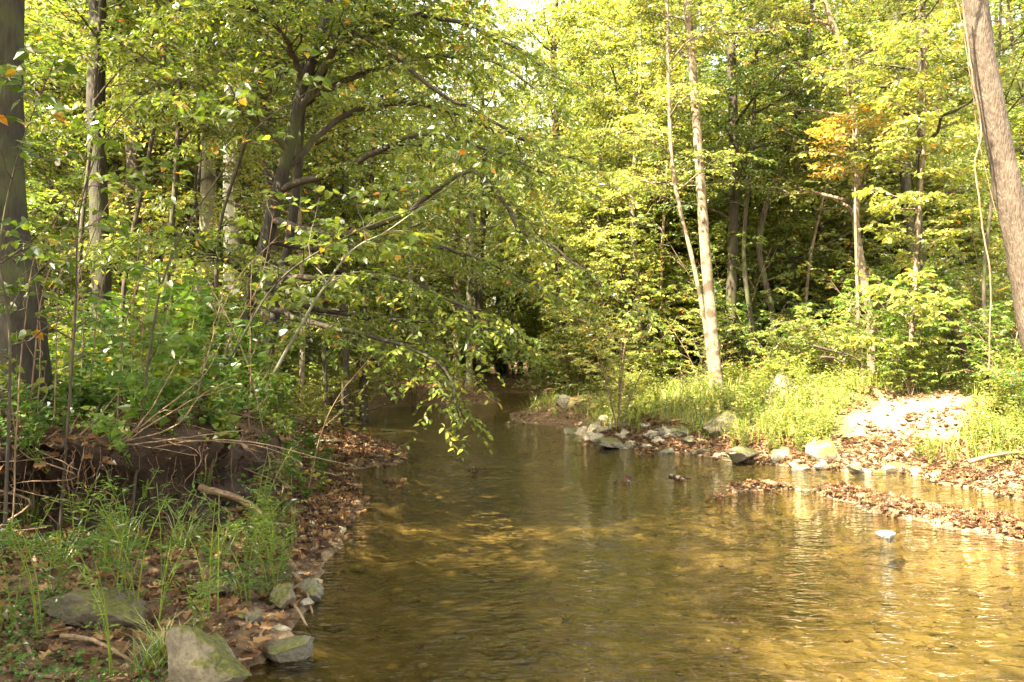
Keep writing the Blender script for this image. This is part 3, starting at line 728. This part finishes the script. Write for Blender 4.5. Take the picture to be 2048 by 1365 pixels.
def blades(mb, p_, h, w, lean=.5, tint=None):
    k = len(p_); a = rng.random(k) * 6.283
    d = np.stack([np.cos(a), np.sin(a), 0 * a], -1); s = np.stack([-np.sin(a), np.cos(a), 0 * a], -1)
    h = np.broadcast_to(h, (k,))[:, None] * rng.uniform(.5, 1.2, (k, 1)); ln = h * lean * rng.uniform(.2, 1.5, (k, 1)); w = w * rng.uniform(.6, 1.2, (k, 1))
    b, m1, t = p_, p_ + UP * h * .6 + d * ln * .35, p_ + UP * h * .92 + d * ln
    V = np.stack([b - s * w, b + s * w, m1 + s * w * .8, m1 - s * w * .8, t], 1)
    i = np.arange(k)[:, None] * 5
    tint = np.clip(rng.normal(.45, .2, k), 0, 1) if tint is None else tint
    mb.add(V, [i + np.array([[0, 1, 2, 3]]), i + np.array([[3, 2, 4]])], np.repeat(np.broadcast_to(tint, (k,)), 5))
mb = MB()
inslab = lambda x, y: sdf(SL, x, y) + .35 * fbm(x * 2.2, y * 2.2, 4, 3) < .22
p_ = sample(9000, (-1.5, 12), (10.5, 20), lambda x, y, sd, su, l: ~l & (sd > .45) & ~inslab(x, y) & (fbm(x * 1.1, y * 1.1, 8, 3) > -.22), 31)
blades(mb, p_, .34, .006, .7)
p_ = sample(5000, (-2, 14), (17, 32), lambda x, y, sd, su, l: ~l & (sd > .3), 32)
blades(mb, p_, .4, .01, .7)
tag(mb.build('grass', LM['grass'], smooth=False), 'sunlit straw and green grass matting the right bank', 'grass', kind='stuff')
def cover(n, xr, yr, ok, seed, h, L, matn, kind='hex', name='ground_cover', label='', asp=.6, tm=.42):
    mb = MB(); p_ = sample(n, xr, yr, ok, seed); k = len(p_)
    hh = h * (.35 + np.clip(1.6 * (fbm(p_[:, 0] * .9, p_[:, 1] * .9, 9, 3) + .35), 0, 1.5))
    p_[:, 2] += .02 + hh * rng.random(k) ** .7
    s = rng.uniform(.6, 1.2, k) * L
    leaves(mb, p_, dirs(k, -.1), UP + rng.normal(0, .5, (k, 3)), s, s * asp, kind, np.clip(rng.normal(tm, .15, k), 0, .95))
    tag(mb.build(name, LM[matn], smooth=False), label, 'ground cover', kind='stuff')
cover(60000, (-1.5, 13), (10.2, 24), lambda x, y, sd, su, l: ~l & (sd > .5) & ~inslab(x, y) & (fbm(x * 1.1 + 5, y * 1.1, 4, 3) > -.1), 33, .36, .055, 'yellow', label='low sunlit weeds spreading over the right bank')
cover(30000, (-10, -1.4), (6.2, 17), lambda x, y, sd, su, l: l & (su > .12), 34, .34, .06, 'weed', label='low green plants covering the top of the left bank')
cover(30000, (-22, 4), (14, 34), lambda x, y, sd, su, l: l & (sd > .5), 35, .6, .10, 'yellow', 'dia', label='undergrowth of the left woods behind the bank')
cover(7000, (-3.8, -.9), (3.3, 6.6), lambda x, y, sd, su, l: l & (sd > .12) & (su < -.3) & (fbm(x * 1.5, y * 1.5, 12, 2) > -.16), 36, .10, .026, 'weed', label='small leafed creeping plants on the left shore', asp=.7)

# ------------------------------------------------------------------ rocks
import bmesh
def ico(sub):
    bm = bmesh.new(); bmesh.ops.create_icosphere(bm, subdivisions=sub, radius=1)
    bm.verts.ensure_lookup_table()
    V = np.array([v.co[:] for v in bm.verts]); Fc = np.array([[v.index for v in f.verts] for f in bm.faces]); bm.free()
    return V, Fc
ICO4, ICO3, ICO1 = ico(5), ico(3), ico(1)
def rock_mat(name, c1, c2, moss, wet=.0):
    m, nt, N, out = mat(name)
    co = N('TexCoord').outputs['Object']
    oi = N('ObjectInfo')
    n1 = N('TexNoise', i_Vector=co, i_Scale=5., i_Detail=8., i_Roughness=.7); n2 = N('TexNoise', i_Vector=co, i_Scale=38., i_Detail=6., i_Roughness=.7)
    c = ramp(N, n1.outputs[0], [(.35, c1), (.65, c2)])
    c = mixc(N, .45, c, ramp(N, n2.outputs[0], [(.3, (.05, .045, .035)), (.65, c2)]))
    if moss:
        ge = N('NewGeometry'); sx = N('SeparateXYZ', i_0=ge.outputs['Normal'])
        n3 = N('TexNoise', i_Vector=co, i_Scale=3.4, i_Detail=6., i_Roughness=.65)
        ad = N('Math', operation='MULTIPLY_ADD', i_0=sx.outputs[2], i_1=.28, i_2=n3.outputs[0])
        f = ramp(N, ad.outputs[0], [(.74 - .14 * moss, (0, 0, 0)), (.82 - .14 * moss, (1, 1, 1))])
        c = mixc(N, f, c, ramp(N, n2.outputs[0], [(.35, (.03, .035, .008)), (.65, (.12, .115, .02))]))
    h = N('Math', operation='ADD', i_0=n1.outputs[0], i_1=n2.outputs[0])
    b = N('Bump', i_Strength=.8, i_Distance=.02, i_Height=h.outputs[0])
    p = N('BsdfPrincipled', i_Base_Color=c, i_Roughness=.85 - wet, i_Normal=b.outputs[0])
    nt.links.new(p.outputs[0], out.inputs[0]); return m
RM = {'slate': rock_mat('wet_slate', (.05, .055, .06), (.15, .16, .17), 0, .35), 'pale': rock_mat('pale_stone', (.20, .165, .115), (.36, .31, .23), 0), 'grey': rock_mat('grey_stone', (.055, .046, .033), (.17, .15, .11), .5, .25),
      'mossy': rock_mat('mossy_stone', (.085, .068, .045), (.23, .19, .13), 1.0), 'dark': rock_mat('dark_mossy_stone', (.05, .04, .028), (.15, .12, .08), .7)}
def rock_mesh(seed, size, detail=ICO3, cuts=10, rough=.3):
    r = np.random.default_rng(seed); V, Fc = detail; V = V.copy()
    V *= (1 + rough * (fbm(V[:, 0] * 1.3 + seed, V[:, 1] * 1.3 + V[:, 2] * 1.7, seed, 3) + fbm(V[:, 2] * 1.2 + seed, V[:, 0] * 1.5, seed + 3, 3)))[:, None]
    for _ in range(cuts):
        n = unit(r.normal(0, 1, 3)); h = r.uniform(.4, .75); dd = V @ n - h
        V -= np.clip(dd, 0, None)[:, None] * n * .92
    V *= 1 + .10 * fbm(V[:, 0] * 5 + seed, V[:, 1] * 5 + V[:, 2] * 4, seed + 2, 5)[:, None]
    V[:, :] /= np.abs(V).max(0)
    mb = MB(); mb.add(V * np.asarray(size), Fc); return mb
def rock(seed, px, pyb, wpx, hpx, mt, label, z=None, name='rock', group=None, depth=.8, d=None, rz=None, tiltx=0., detail=ICO4, cuts=11):
    c = W(px, pyb) if z is None else W(px, pyb, z)
    for _ in range(6): c = W(px, pyb, max(gz(c[0], c[1])[0], -.02)) if z is None else c
    d = c[1]; w = wpx * d / F / 2 * (1.15 if d > 9 else 1); h = hpx * d / F * (1.5 if d > 9 else 1)
    o = rock_mesh(seed, (w, w * depth, max(h * .62, .02)), detail, cuts).build(name, RM[mt])
    yc = c[1] + w * depth * .6
    zb = c[2] if z is not None else .45 * c[2] + .55 * max(gz(c[0], yc)[0], c[2])
    o.location = (c[0], yc, zb + h * .38); o.rotation_euler = (tiltx, 0, (rng.normal(0, .25) if rz is None else rz))
    return tag(o, label, 'rock', group)
R_ = [
 (1, 1175, 884, 24, 15, 'pale', 'small round pale stone standing in the water at the left end of the right shore'),
 (2, 1221, 884, 52, 13, 'pale', 'long yellowish slab stone lying just above the grey slab at the waterline'),
 (3, 1224, 895, 64, 12, 'grey', 'long low grey slab stone along the waterline'),
 (4, 1277, 885, 34, 17, 'dark', 'dark mossy stone right of the long slabs on the right shore'),
 (5, 1338, 899, 40, 18, 'grey', 'grey wedge stone at the waterline between the slabs and the dark boulder'),
 (6, 1315, 885, 30, 13, 'grey', 'grey flat stone behind the wedge stone'),
 (7, 1440, 908, 84, 44, 'dark', 'big dark mossy boulder hollowed underneath at the waterline'),
 (8, 1485, 930, 64, 24, 'grey', 'flat grey stone sticking into the water in front of the dark boulder'),
 (9, 1480, 910, 38, 19, 'grey', 'grey stone between the dark boulder and the flat stone'),
 (10, 1318, 842, 38, 28, 'pale', 'pale upright block of stone above the bright rubble'),
 (11, 1226, 857, 32, 14, 'pale', 'bright pale stone at the left of the rubble heap'),
 (12, 1286, 860, 34, 18, 'pale', 'bright pale stone in the middle of the rubble heap'),
 (13, 1262, 840, 28, 12, 'pale', 'bright flat stone topping the rubble heap'),
 (14, 1302, 852, 42, 15, 'pale', 'wide bright stone under the upright block'),
 (15, 1187, 868, 26, 14, 'pale', 'pale pinkish stone at the left tip of the right shore'),
 (16, 1180, 857, 34, 12, 'mossy', 'flat moss capped stone at the left tip of the right shore'),
 (17, 1222, 872, 44, 18, 'mossy', 'yellow mossy stone between the rubble heap and the long slabs'),
 (18, 1143, 869, 28, 9, 'grey', 'low stone at the end of the gravel spit'),
 (19, 1122, 813, 32, 16, 'pale', 'pale humped stone alone far up the creek'),
 (20, 1270, 792, 22, 17, 'pale', 'pale stone in the grass high behind the rubble heap'),
 (21, 1566, 893, 96, 62, 'mossy', 'large rugged boulder on the right bank left of the sandy slab'),
 (22, 1652, 938, 62, 36, 'mossy', 'square mossy stone at the water below the sandy slab'),
 (23, 1716, 943, 34, 12, 'grey', 'small dark stone at the water right of the square mossy stone'),
 (24, 1776, 1081, 46, 25, 'slate', 'smooth blue grey stone alone in the water in front of the leaf bar'),
 (25, 1420, 850, 40, 22, 'pale', 'grey white stone half hidden in the weeds below the bright trunk'),
 (26, 1352, 872, 34, 14, 'mossy', 'low mossy stone in the weeds behind the grey wedge stone'),
 (27, 655, 886, 44, 5, 'pale', 'flat pale stone on the leafy gravel of the left shore'),
 (28, 772, 864, 40, 4, 'grey', 'low grey stone where the riffle meets the left gravel'),
]
for r in R_: rock(*r)
rock(40, 402, 1425, 168, 160, 'mossy', 'big mossy boulder with a pale cracked top in the near left corner', z=.06, detail=ICO4, cuts=9, depth=1.15, tiltx=-.15, rz=.5)
rock(41, 575, 1332, 124, 52, 'grey', 'flat topped grey slab at the water beside the big mossy boulder', detail=ICO4, cuts=10, depth=.7, rz=-.1)
rock(42, 613, 1214, 62, 50, 'grey', 'dark grey stone at the left waterline under a fallen stick', detail=ICO4)
rock(43, 552, 1220, 70, 48, 'mossy', 'moss topped stone left of the dark grey waterline stone', detail=ICO4)
rock(44, 506, 1250, 46, 34, 'grey', 'small rounded grey stone behind the big mossy boulder', detail=ICO4)
rock(45, 408, 1198, 92, 32, 'mossy', 'long tan stone lying among leaves on the left shore', detail=ICO4)
rock(46, 175, 1262, 270, 66, 'dark', 'low earthy mossy hump of rock at the left edge of the shore', detail=ICO4, depth=.6)
SP = [rock_mesh(60 + i, (.12, .09, .055), ICO3).build('stone', RM[['pale', 'grey', 'pale', 'mossy', 'pale', 'grey'][i]]) for i in range(6)]
us = set()
def stone(i, c, sc, label, group):
    o = SP[i % 6]
    if i % 6 in us: o = o.copy(); COL.objects.link(o)
    us.add(i % 6)
    o.location = c; o.scale = (sc * rng.uniform(.8, 1.3), sc * rng.uniform(.8, 1.2), sc * rng.uniform(.7, 1.3)); o.rotation_euler = (rng.normal(0, .15), rng.normal(0, .15), rng.random() * 6.28)
    tag(o, label, 'stone', group)
pp = sample(120, (.4, 6.6), (11, 19), lambda x, y, sd, su, l: ~l & (sd > -.1) & (sd < np.where(x < 3.2, .9, .3)), 41)
for i, c in enumerate(pp): stone(i, c + UP * .01, rng.uniform(.4, 1.7), 'small loose stone among the rubble along the right waterline', 'loose stones of the right shore')
pp = sample(36, (-4, -.8), (3.4, 17), lambda x, y, sd, su, l: l & (sd > -.15) & (sd < .6), 42)
for i, c in enumerate(pp): stone(i + 1, c, rng.uniform(.25, .8), 'small stone among leaves along the left waterline', 'loose stones of the left shore')
pp = sample(26, (2.2, 8), (7, 11), lambda x, y, sd, su, l: (bar_h(x, y) > -.02), 43)
for i, c in enumerate(pp): stone(1 if i % 3 else 5, c, rng.uniform(.25, .55), 'small dark stone among the leaves of the bar in the creek', 'stones of the leaf bar')
mb = MB()
def pebbles(n, xr, yr, ok, seed, s0):
    p_ = sample(n, xr, yr, ok, seed); k = len(p_); V, Fc = ICO1
    s = s0 * rng.lognormal(0, .5, (k, 1, 1)) * np.array([1, .8, .45]) * rng.uniform(.7, 1.3, (k, 1, 3))
    a = rng.random(k) * 6.28; R2 = np.zeros((k, 3, 3)); R2[:, 0, 0] = np.cos(a); R2[:, 0, 1] = -np.sin(a); R2[:, 1, 0] = np.sin(a); R2[:, 1, 1] = np.cos(a); R2[:, 2, 2] = 1
    VV = np.einsum('kij,knj->kni', R2, V[None] * s) + p_[:, None]
    mb.add(VV, (np.arange(k)[:, None, None] * len(V) + Fc[None]).reshape(-1, 3), np.repeat(rng.random(k), len(V)))
pebbles(520, (-2, 7.5), (3.3, 9), lambda x, y, sd, su, l: (sd < .1), 51, .022)
pebbles(1500, (-4, 7), (9, 22), lambda x, y, sd, su, l: (sd < .3) & (sd > -1.2), 52, .03)
pebbles(1200, (1.5, 8), (7, 11), lambda x, y, sd, su, l: (bar_h(x, y) > -.03), 53, .018)
pebbles(900, (-4, -.7), (3.3, 16), lambda x, y, sd, su, l: l & (sd > -.1) & (sd < .5), 54, .018)
m, nt, N, out = mat('pebble')
c = ramp(N, N('Attribute', attribute_name='tint').outputs['Fac'], [(0, (.05, .035, .018)), (.5, (.14, .10, .05)), (1, (.32, .25, .15))])
nt.links.new(N('BsdfPrincipled', i_Base_Color=c, i_Roughness=.7).outputs[0], out.inputs[0])
tag(mb.build('pebbles', m), 'pebbles scattered over the creek bed and shores', 'pebbles', kind='stuff')

# ------------------------------------------------------------------ plants of the left shore and bank
def weed(h, stems, leafL, leafW, k, lf, group, label, lean=.35, kind='hex', name='weed_plant', cat='plant', br=0):
    root = empty(name, (0, 0, 0), label, cat, group); wd, cr = MB(), MB(); st = []
    for i in range(stems):
        a = rng.random() * 6.28; l = lean * h * rng.uniform(.3, 1.2); hh = h * rng.uniform(.6, 1.1); o = rng.normal(0, .02, 2)
        st.append(spline([[o[0], o[1], -.03], [o[0] + math.cos(a) * l * .3, o[1] + math.sin(a) * l * .3, hh * .55], [o[0] + math.cos(a) * l, o[1] + math.sin(a) * l, hh]], 8))
    st = np.stack(st); R = np.linspace(.0045, .0018, 8)[None].repeat(stems, 0) * (h / .5)**.5
    tubes(wd, st, R, 5)
    leaf_on(cr, st, k, leafL, leafW, kind, tilt=.5, sr=(.2, 1.), tint=lambda n: np.clip(rng.normal(.45, .15, n), 0, .85))
    if br:
        b1, q1 = kids(st, R, br, (.3, 1), lambda s: .35 * h + 0 * s, .8, 5, .7, .2, .2, .1, .01)
        tubes(wd, b1, q1, 3); leaf_on(cr, b1, max(k // 2, 4), leafL * .8, leafW * .8, kind, tilt=.5)
    wd.build('stems', LM['grass'], root); cr.build('foliage', LM[lf], root, smooth=False)
    return root
WP = [weed(.42 + .09 * i, 3 + i % 3, .085, .02, 9, 'weed', 'thin stemmed weeds of the left shore', 'thin stemmed weed with narrow leaves on the left shore', br=3) for i in range(4)]
BP = [weed(.5 + .22 * i, 4, .10 + .012 * i, .07 + .008 * i, 7, ['weed', 'beech', 'weed'][i], 'broad leafed plants of the left bank', 'broad leafed green plant on top of the left bank', kind='heart', name='broad_leaf_plant', br=3) for i in range(3)]
YP = [weed(.5 + .12 * i, 6, .075, .03, 9, 'yellow', 'weeds of the right bank', 'tall sunlit weed clump on the right bank', br=5) for i in range(3)]
for i, c in enumerate(sample(46, (-3.7, -.95), (3.6, 6.7), lambda x, y, sd, su, l: l & (sd > .18) & (su < -.25), 61)): place(WP, i, c[0], c[1], rng.uniform(.5, .95))
for i, c in enumerate(sample(95, (-6, -1.7), (6.2, 10.5), lambda x, y, sd, su, l: l & (su > .2), 62)): place(BP, i, c[0], c[1], rng.uniform(.6, 1.25))
for i, c in enumerate(sample(22, (-3.6, -1.5), (7.2, 13), lambda x, y, sd, su, l: l & (su > -.3) & (su < .3), 66)): place(BP, i, c[0], c[1], rng.uniform(.35, .7), label='small broad leafed plant clinging to the edge of the left bank', group='plants of the bank edge')
for i, c in enumerate(sample(110, (-.5, 9), (10.3, 19), lambda x, y, sd, su, l: ~l & (sd > .6) & ~inslab(x, y), 63)): place(YP, i, c[0], c[1], rng.uniform(.6, 1.3))
for i in range(95):
    c = LIP[rng.integers(len(LIP))]; o = place(BP, i, c[0], c[1], rng.uniform(.25, .6), label='small broad leafed plant hanging over the lip of the dark earth bank', group='plants of the bank lip'); o.location = c; o.rotation_euler = (rng.uniform(.1, .7), 0, rng.normal(0, .5))
for i, c in enumerate(sample(34, (2.4, 7), (11, 13.8), lambda x, y, sd, su, l: ~l & (sd > .3) & (sd < 1.3) & ~inslab(x, y), 71)): place(YP, i, c[0], c[1], rng.uniform(.45, .8), label='short weed clump near the waterline below the sandy slab and the boulders', group='waterline weeds of the right bank')
# grass tufts near the big mossy boulder
def tuft(px, py, n, h, label):
    c = W(px, py, .12); c = gp(c[0], c[1]); mb = MB()
    p_ = np.array([c]).repeat(n, 0) + np.c_[rng.normal(0, .03, (n, 2)), np.zeros(n) - .02]
    blades(mb, p_, h, .0035, 1.1); o = mb.build('grass_tuft', LM['grass'], None, c, smooth=False)
    tag(o, label, 'grass tuft', 'grass tufts of the left shore')
for i, (px, py, n, h) in enumerate([(300, 1330, 70, .2), (330, 1300, 50, .2), (470, 1200, 30, .16), (120, 1180, 60, .28), (250, 1130, 60, .34), (360, 1120, 50, .36), (200, 1090, 60, .4), (60, 1110, 60, .3), (440, 1130, 40, .28), (520, 1120, 36, .22)]):
    tuft(px, py, n, h, 'tuft of arching green grass on the left shore')

for i, c in enumerate(sample(60, (-.5, 9), (10.5, 19), lambda x, y, sd, su, l: ~l & (sd > .7) & ~inslab(x, y), 65)):
    h = rng.uniform(.35, .95); a = rng.random() * 6.28
    mb = MB(); pts = spline([c - UP * .03, c + UP * h * .6 + .1 * h * np.array([math.cos(a), math.sin(a), 0]), c + UP * h + .4 * h * np.array([math.cos(a), math.sin(a), 0])], 8); R = np.linspace(.006, .002, 8)
    tubes(mb, pts, R, 4); k1, q1 = kids(pts[None], R[None], 6, (.3, 1), lambda s: .35 * h + 0 * s, .6, 5, .9, .2, 0, .1, .012); tubes(mb, k1, q1, 3)
    tag(mb.build('dead_weed', BM['twig'], None, c), 'dry tan weed stalk standing on the right bank', 'weed', 'dry weed stalks of the right bank')
# canes, dry stems, roots
def stick(name, label, pts, r0, r1, cat, group=None, mt='twig', n=18, w=.008, sides=6, side_twigs=0):
    c = spline(pts, n); c = c + np.cumsum(rng.normal(0, w, c.shape), 0) * .4
    mb = MB(); R = np.linspace(r0, r1, n); tubes(mb, c, R, sides)
    if side_twigs:
        L = np.linalg.norm(c[-1] - c[0])
        k1, q1 = kids(c[None], R[None], side_twigs, (.25, 1), lambda s: .28 * L * (1.2 - .7 * s), .6, 6, .9, .1, 0, .12, .012)
        tubes(mb, k1, q1, 4)
    o = mb.build(name, BM[mt], None, c[0]); return tag(o, label, cat, group)
G = 'bare canes of the left bank'
CAN = [([(25, 930), (45, 740), (62, 600), (85, 500), (122, 440)], 5.7, .008), ([(105, 760), (112, 640), (124, 500)], 6.4, .008), ([(272, 800), (282, 660), (293, 470)], 6.8, .008),
 ([(325, 800), (330, 660), (345, 540)], 7., .007), ([(140, 800), (150, 620), (190, 470), (240, 370)], 6.5, .01), ([(380, 830), (420, 680), (470, 560), (560, 470)], 7, .009),
 ([(235, 820), (250, 650), (310, 480), (330, 430)], 6.6, .01), ([(70, 840), (80, 700), (70, 560)], 6.2, .008), ([(430, 850), (450, 700), (520, 560), (545, 430)], 7.6, .01), ([(160, 760), (165, 600), (150, 450)], 6.9, .007)]
for i, (px, d, r) in enumerate(CAN):
    pts = PL(px, d); pts[0, 2] = min(pts[0, 2], gz(pts[0, 0], pts[0, 1])[0] - .03)
    stick('bare_cane', 'bare tan cane rising from the left bank', pts, r * .8, r * .3, 'cane', G, side_twigs=4)
for i, (x, y, z) in enumerate(sample(15, (-4.8, -1.9), (6.2, 8.5), lambda x, y, sd, su, l: l & (su > .05), 64)):
    a = rng.normal(.4, .7); h = rng.uniform(.8, 2.1); l = h * rng.uniform(.1, .6)
    stick('bare_cane', 'bare tan cane rising from the left bank', [[x, y, z - .05], [x + l * .4 * math.sin(a), y - l * .2, z + h * .6], [x + l * math.sin(a), y - l * .3, z + h]], .007, .0025, 'cane', G, side_twigs=5)
DRY = [[(240, 885), (330, 815), (400, 760), (440, 690)], [(250, 885), (345, 820), (420, 785), (468, 768)], [(258, 888), (380, 874), (450, 866), (490, 862)], [(190, 872), (340, 882), (520, 896), (600, 925)],
 [(255, 880), (300, 820), (345, 740), (380, 690)], [(240, 890), (350, 850), (390, 800), (460, 760)], [(90, 930), (130, 880), (160, 820)], [(150, 880), (200, 840), (235, 790)], [(270, 900), (400, 880), (520, 885), (640, 915), (700, 930)],
 [(160, 950), (180, 890), (235, 850)], [(60, 960), (100, 905), (155, 870)]]
for i, px in enumerate(DRY): stick('dry_branch', 'pale dry branch fanning out over the edge of the left bank', PL(px, 6.15 if i not in (8, 3) else 6.3), .007, .003, 'branch', 'dry branches over the bank edge', side_twigs=2)
for i in range(34):
    c = LIP[rng.integers(len(LIP))] + UP * rng.uniform(-.15, .15); L = rng.uniform(.3, 1.1); a = rng.normal(.6, .8)
    stick('dry_twig', 'thin dry twig in the tangle over the lip of the earth bank', [c + np.array([-.4 * L * math.cos(a), .15, .02]), c + np.array([0, -.08, rng.normal(.05, .08)]), c + np.array([.6 * L * math.cos(a), -.12, L * .5 * math.sin(a)])], .004, .0015, 'twig', 'twig tangle over the bank lip', side_twigs=4)
RT = [[(400, 975), (470, 995), (515, 1022), (545, 1050), (588, 1058), (592, 1095)], [(505, 1050), (470, 1062), (420, 1064), (360, 1050)], [(545, 1050), (500, 1010), (440, 985)]]
for i, px in enumerate(RT): stick('exposed_root', ['thick pale root bending down to the left waterline', 'thin root looping from the thick pale root', 'root branching upward from the thick pale root'][i], PL(px, 6.55 - .1 * i), [.03, .012, .016][i], [.014, .006, .01][i], 'root', None, 'root', 26)
for i in range(52):
    c = LIP[rng.integers(len(LIP))]; ln = rng.uniform(.2, .75) * min(1, c[2]); pts = [c + np.array([0, .12, .02]), c + np.array([0, -.05, 0])]
    for k in range(1, 5): pts.append(c + np.array([rng.normal(.03, .09) * k**.7, -.06 - .02 * k + rng.normal(0, .03), -ln * k / 4 + rng.normal(0, .03)]))
    r = rng.choice([.004, .005, .007, .013]); stick('hanging_root', 'thin root hanging out of the dark earth bank', pts, r, r * .4, 'root', 'roots hanging from the earth bank', 'root', 20, .008, 5)
mb = MB(); n_ = 620
c = LIP[rng.integers(0, len(LIP), n_)] + rng.normal(0, .03, (n_, 3))
ln = rng.uniform(.1, .6, n_) * c[:, 2]; u = np.linspace(0, 1, 7)
Q = c[:, None] + np.stack([0 * u, -.10 * np.sin(u * 3.1), -u], -1)[None] * ln[:, None, None] * np.array([1, .8, 1]) + np.cumsum(rng.normal(0, .022, (n_, 7, 3)), 1)
Q[:, :, 1] -= .05
tubes(mb, Q, rng.uniform(.0012, .0035, (n_, 1)) * (1 - .6 * u)[None], 3)
tag(mb.build('root_tangle', BM['root']), 'tangle of fine rootlets hanging over the washed out earth bank', 'roots', kind='stuff')
for px, lb in [([(120, 1270), (180, 1276), (240, 1290), (290, 1305)], 'forked pale stick on the ground in the near left corner'), ([(0, 1332), (80, 1330), (150, 1325), (175, 1310)], 'weathered stick lying lowest in the left corner'),
  ([(575, 1165), (600, 1172), (640, 1185)], 'stick lying on the dark grey waterline stone'), ([(585, 1120), (610, 1140), (625, 1165)], 'short stick above the dark grey waterline stone'), ([(30, 1250), (70, 1300), (95, 1365)], 'thin dark stick at the left edge')]:
    pts = np.array([W(a, b_, .2) for a, b_ in px]); pts[:, 2] = gz(pts[:, 0], pts[:, 1]) + .03
    stick('fallen_stick', lb, pts, .013, .006, 'stick', None, 'twig', side_twigs=4)
for px, d, lb, mt in [([(1625, 692), (1660, 702), (1700, 712), (1725, 725)], 15.5, 'dark dead branch lying in the weeds above the rugged boulder', 'dark'), ([(1640, 715), (1665, 715), (1690, 725)], 15.4, 'short dark dead branch under the longer one in the weeds', 'dark'),
  ([(1935, 925), (1990, 912), (2060, 905), (2120, 880)], 10.4, 'pale root reaching over the shaded right shore', 'twig'), ([(700, 835), (760, 815), (800, 800)], 24, 'dark fallen log at the left edge of the far riffle', 'dark')]:
    stick('dead_branch', lb, PL(px, d), .03, .014, 'branch', None, mt, side_twigs=3)
stick('climbing_vine', 'bare vine hanging beside the big leaning reddish trunk', PL([(1920, -40), (1936, 110), (1958, 260), (1946, 330), (1958, 440), (1976, 560), (1972, 740)], 9.7), .011, .008, 'vine', None, 'twig', 40, .01)
stick('climbing_vine', 'thin vine clinging to the left edge of the big leaning reddish trunk', PL([(1900, -40), (1925, 60), (1945, 180), (1962, 300), (1990, 420)], 9.75), .006, .004, 'vine', None, 'twig', 40, .01)
# heart leaved saplings reaching in front of the woods
ORT = lambda n: np.where(rng.random(n) < .07, rng.uniform(.82, 1, n), np.clip(rng.normal(.24, .15, n), 0, .7))
for px, d, lb in [([(260, 880), (300, 700), (340, 520), (420, 380), (520, 250), (640, 170)], 6.3, 'sapling with large round leaves, some orange, arching high over the bank'),
  ([(120, 860), (150, 640), (160, 420), (220, 260), (330, 150)], 6.0, 'sapling with large round leaves in front of the thick dark trunk'),
  ([(380, 880), (470, 700), (560, 560), (700, 470), (860, 400), (990, 290)], 7.2, 'sapling with orange and grey green leaves reaching far over the creek'),
  ([(10, 900), (20, 700), (0, 500), (40, 300), (110, 120)], 5.2, 'sapling with big pale green leaves at the left edge')]:
    tree('sapling', lb, sink(PL(px, d), .08), .012, .003, dict(SP_MID, n1=12, s1=(.3, 1), L1=(.8, .35), n2=3, n3=2, k=4, f2=.5, tw=.22, leaf=('heart', .072, .055), k1=.011, tint=ORT, tilt=.7), 'beech', 'dark', 'sapling', flare=.1)
# leaf clumps drifting on the water
for px, py, w_, lb in [(1355, 962, 24, 'dark clump of leaves standing in the water in mid creek'), (1255, 966, 26, 'reddish wet leaf clump left of the dark one in mid creek'), (948, 945, 34, 'red brown leaf clump floating below the hanging twigs'), (788, 972, 34, 'dark wet leaf clump near the left shore'), (1298, 912, 30, 'brown leaf clump just off the right shore stones'), (1440, 1000, 30, 'leaf clump at the tip of the leaf bar')]:
    c = W(px, py); k = 16; mb = MB(); w0 = w_ * c[1] / F
    p_ = c + np.c_[rng.normal(0, w0 * .3, k), rng.normal(0, w0 * .3, k), rng.uniform(-.01, .05, k)]
    leaves(mb, p_, dirs(k, .3), UP + rng.normal(0, .8, (k, 3)), .085, .06, 'lobe', rng.uniform(0, .5, k), 1.5)
    tag(mb.build('leaf_clump', LM['litter'], None, c, smooth=False), lb, 'leaf clump')
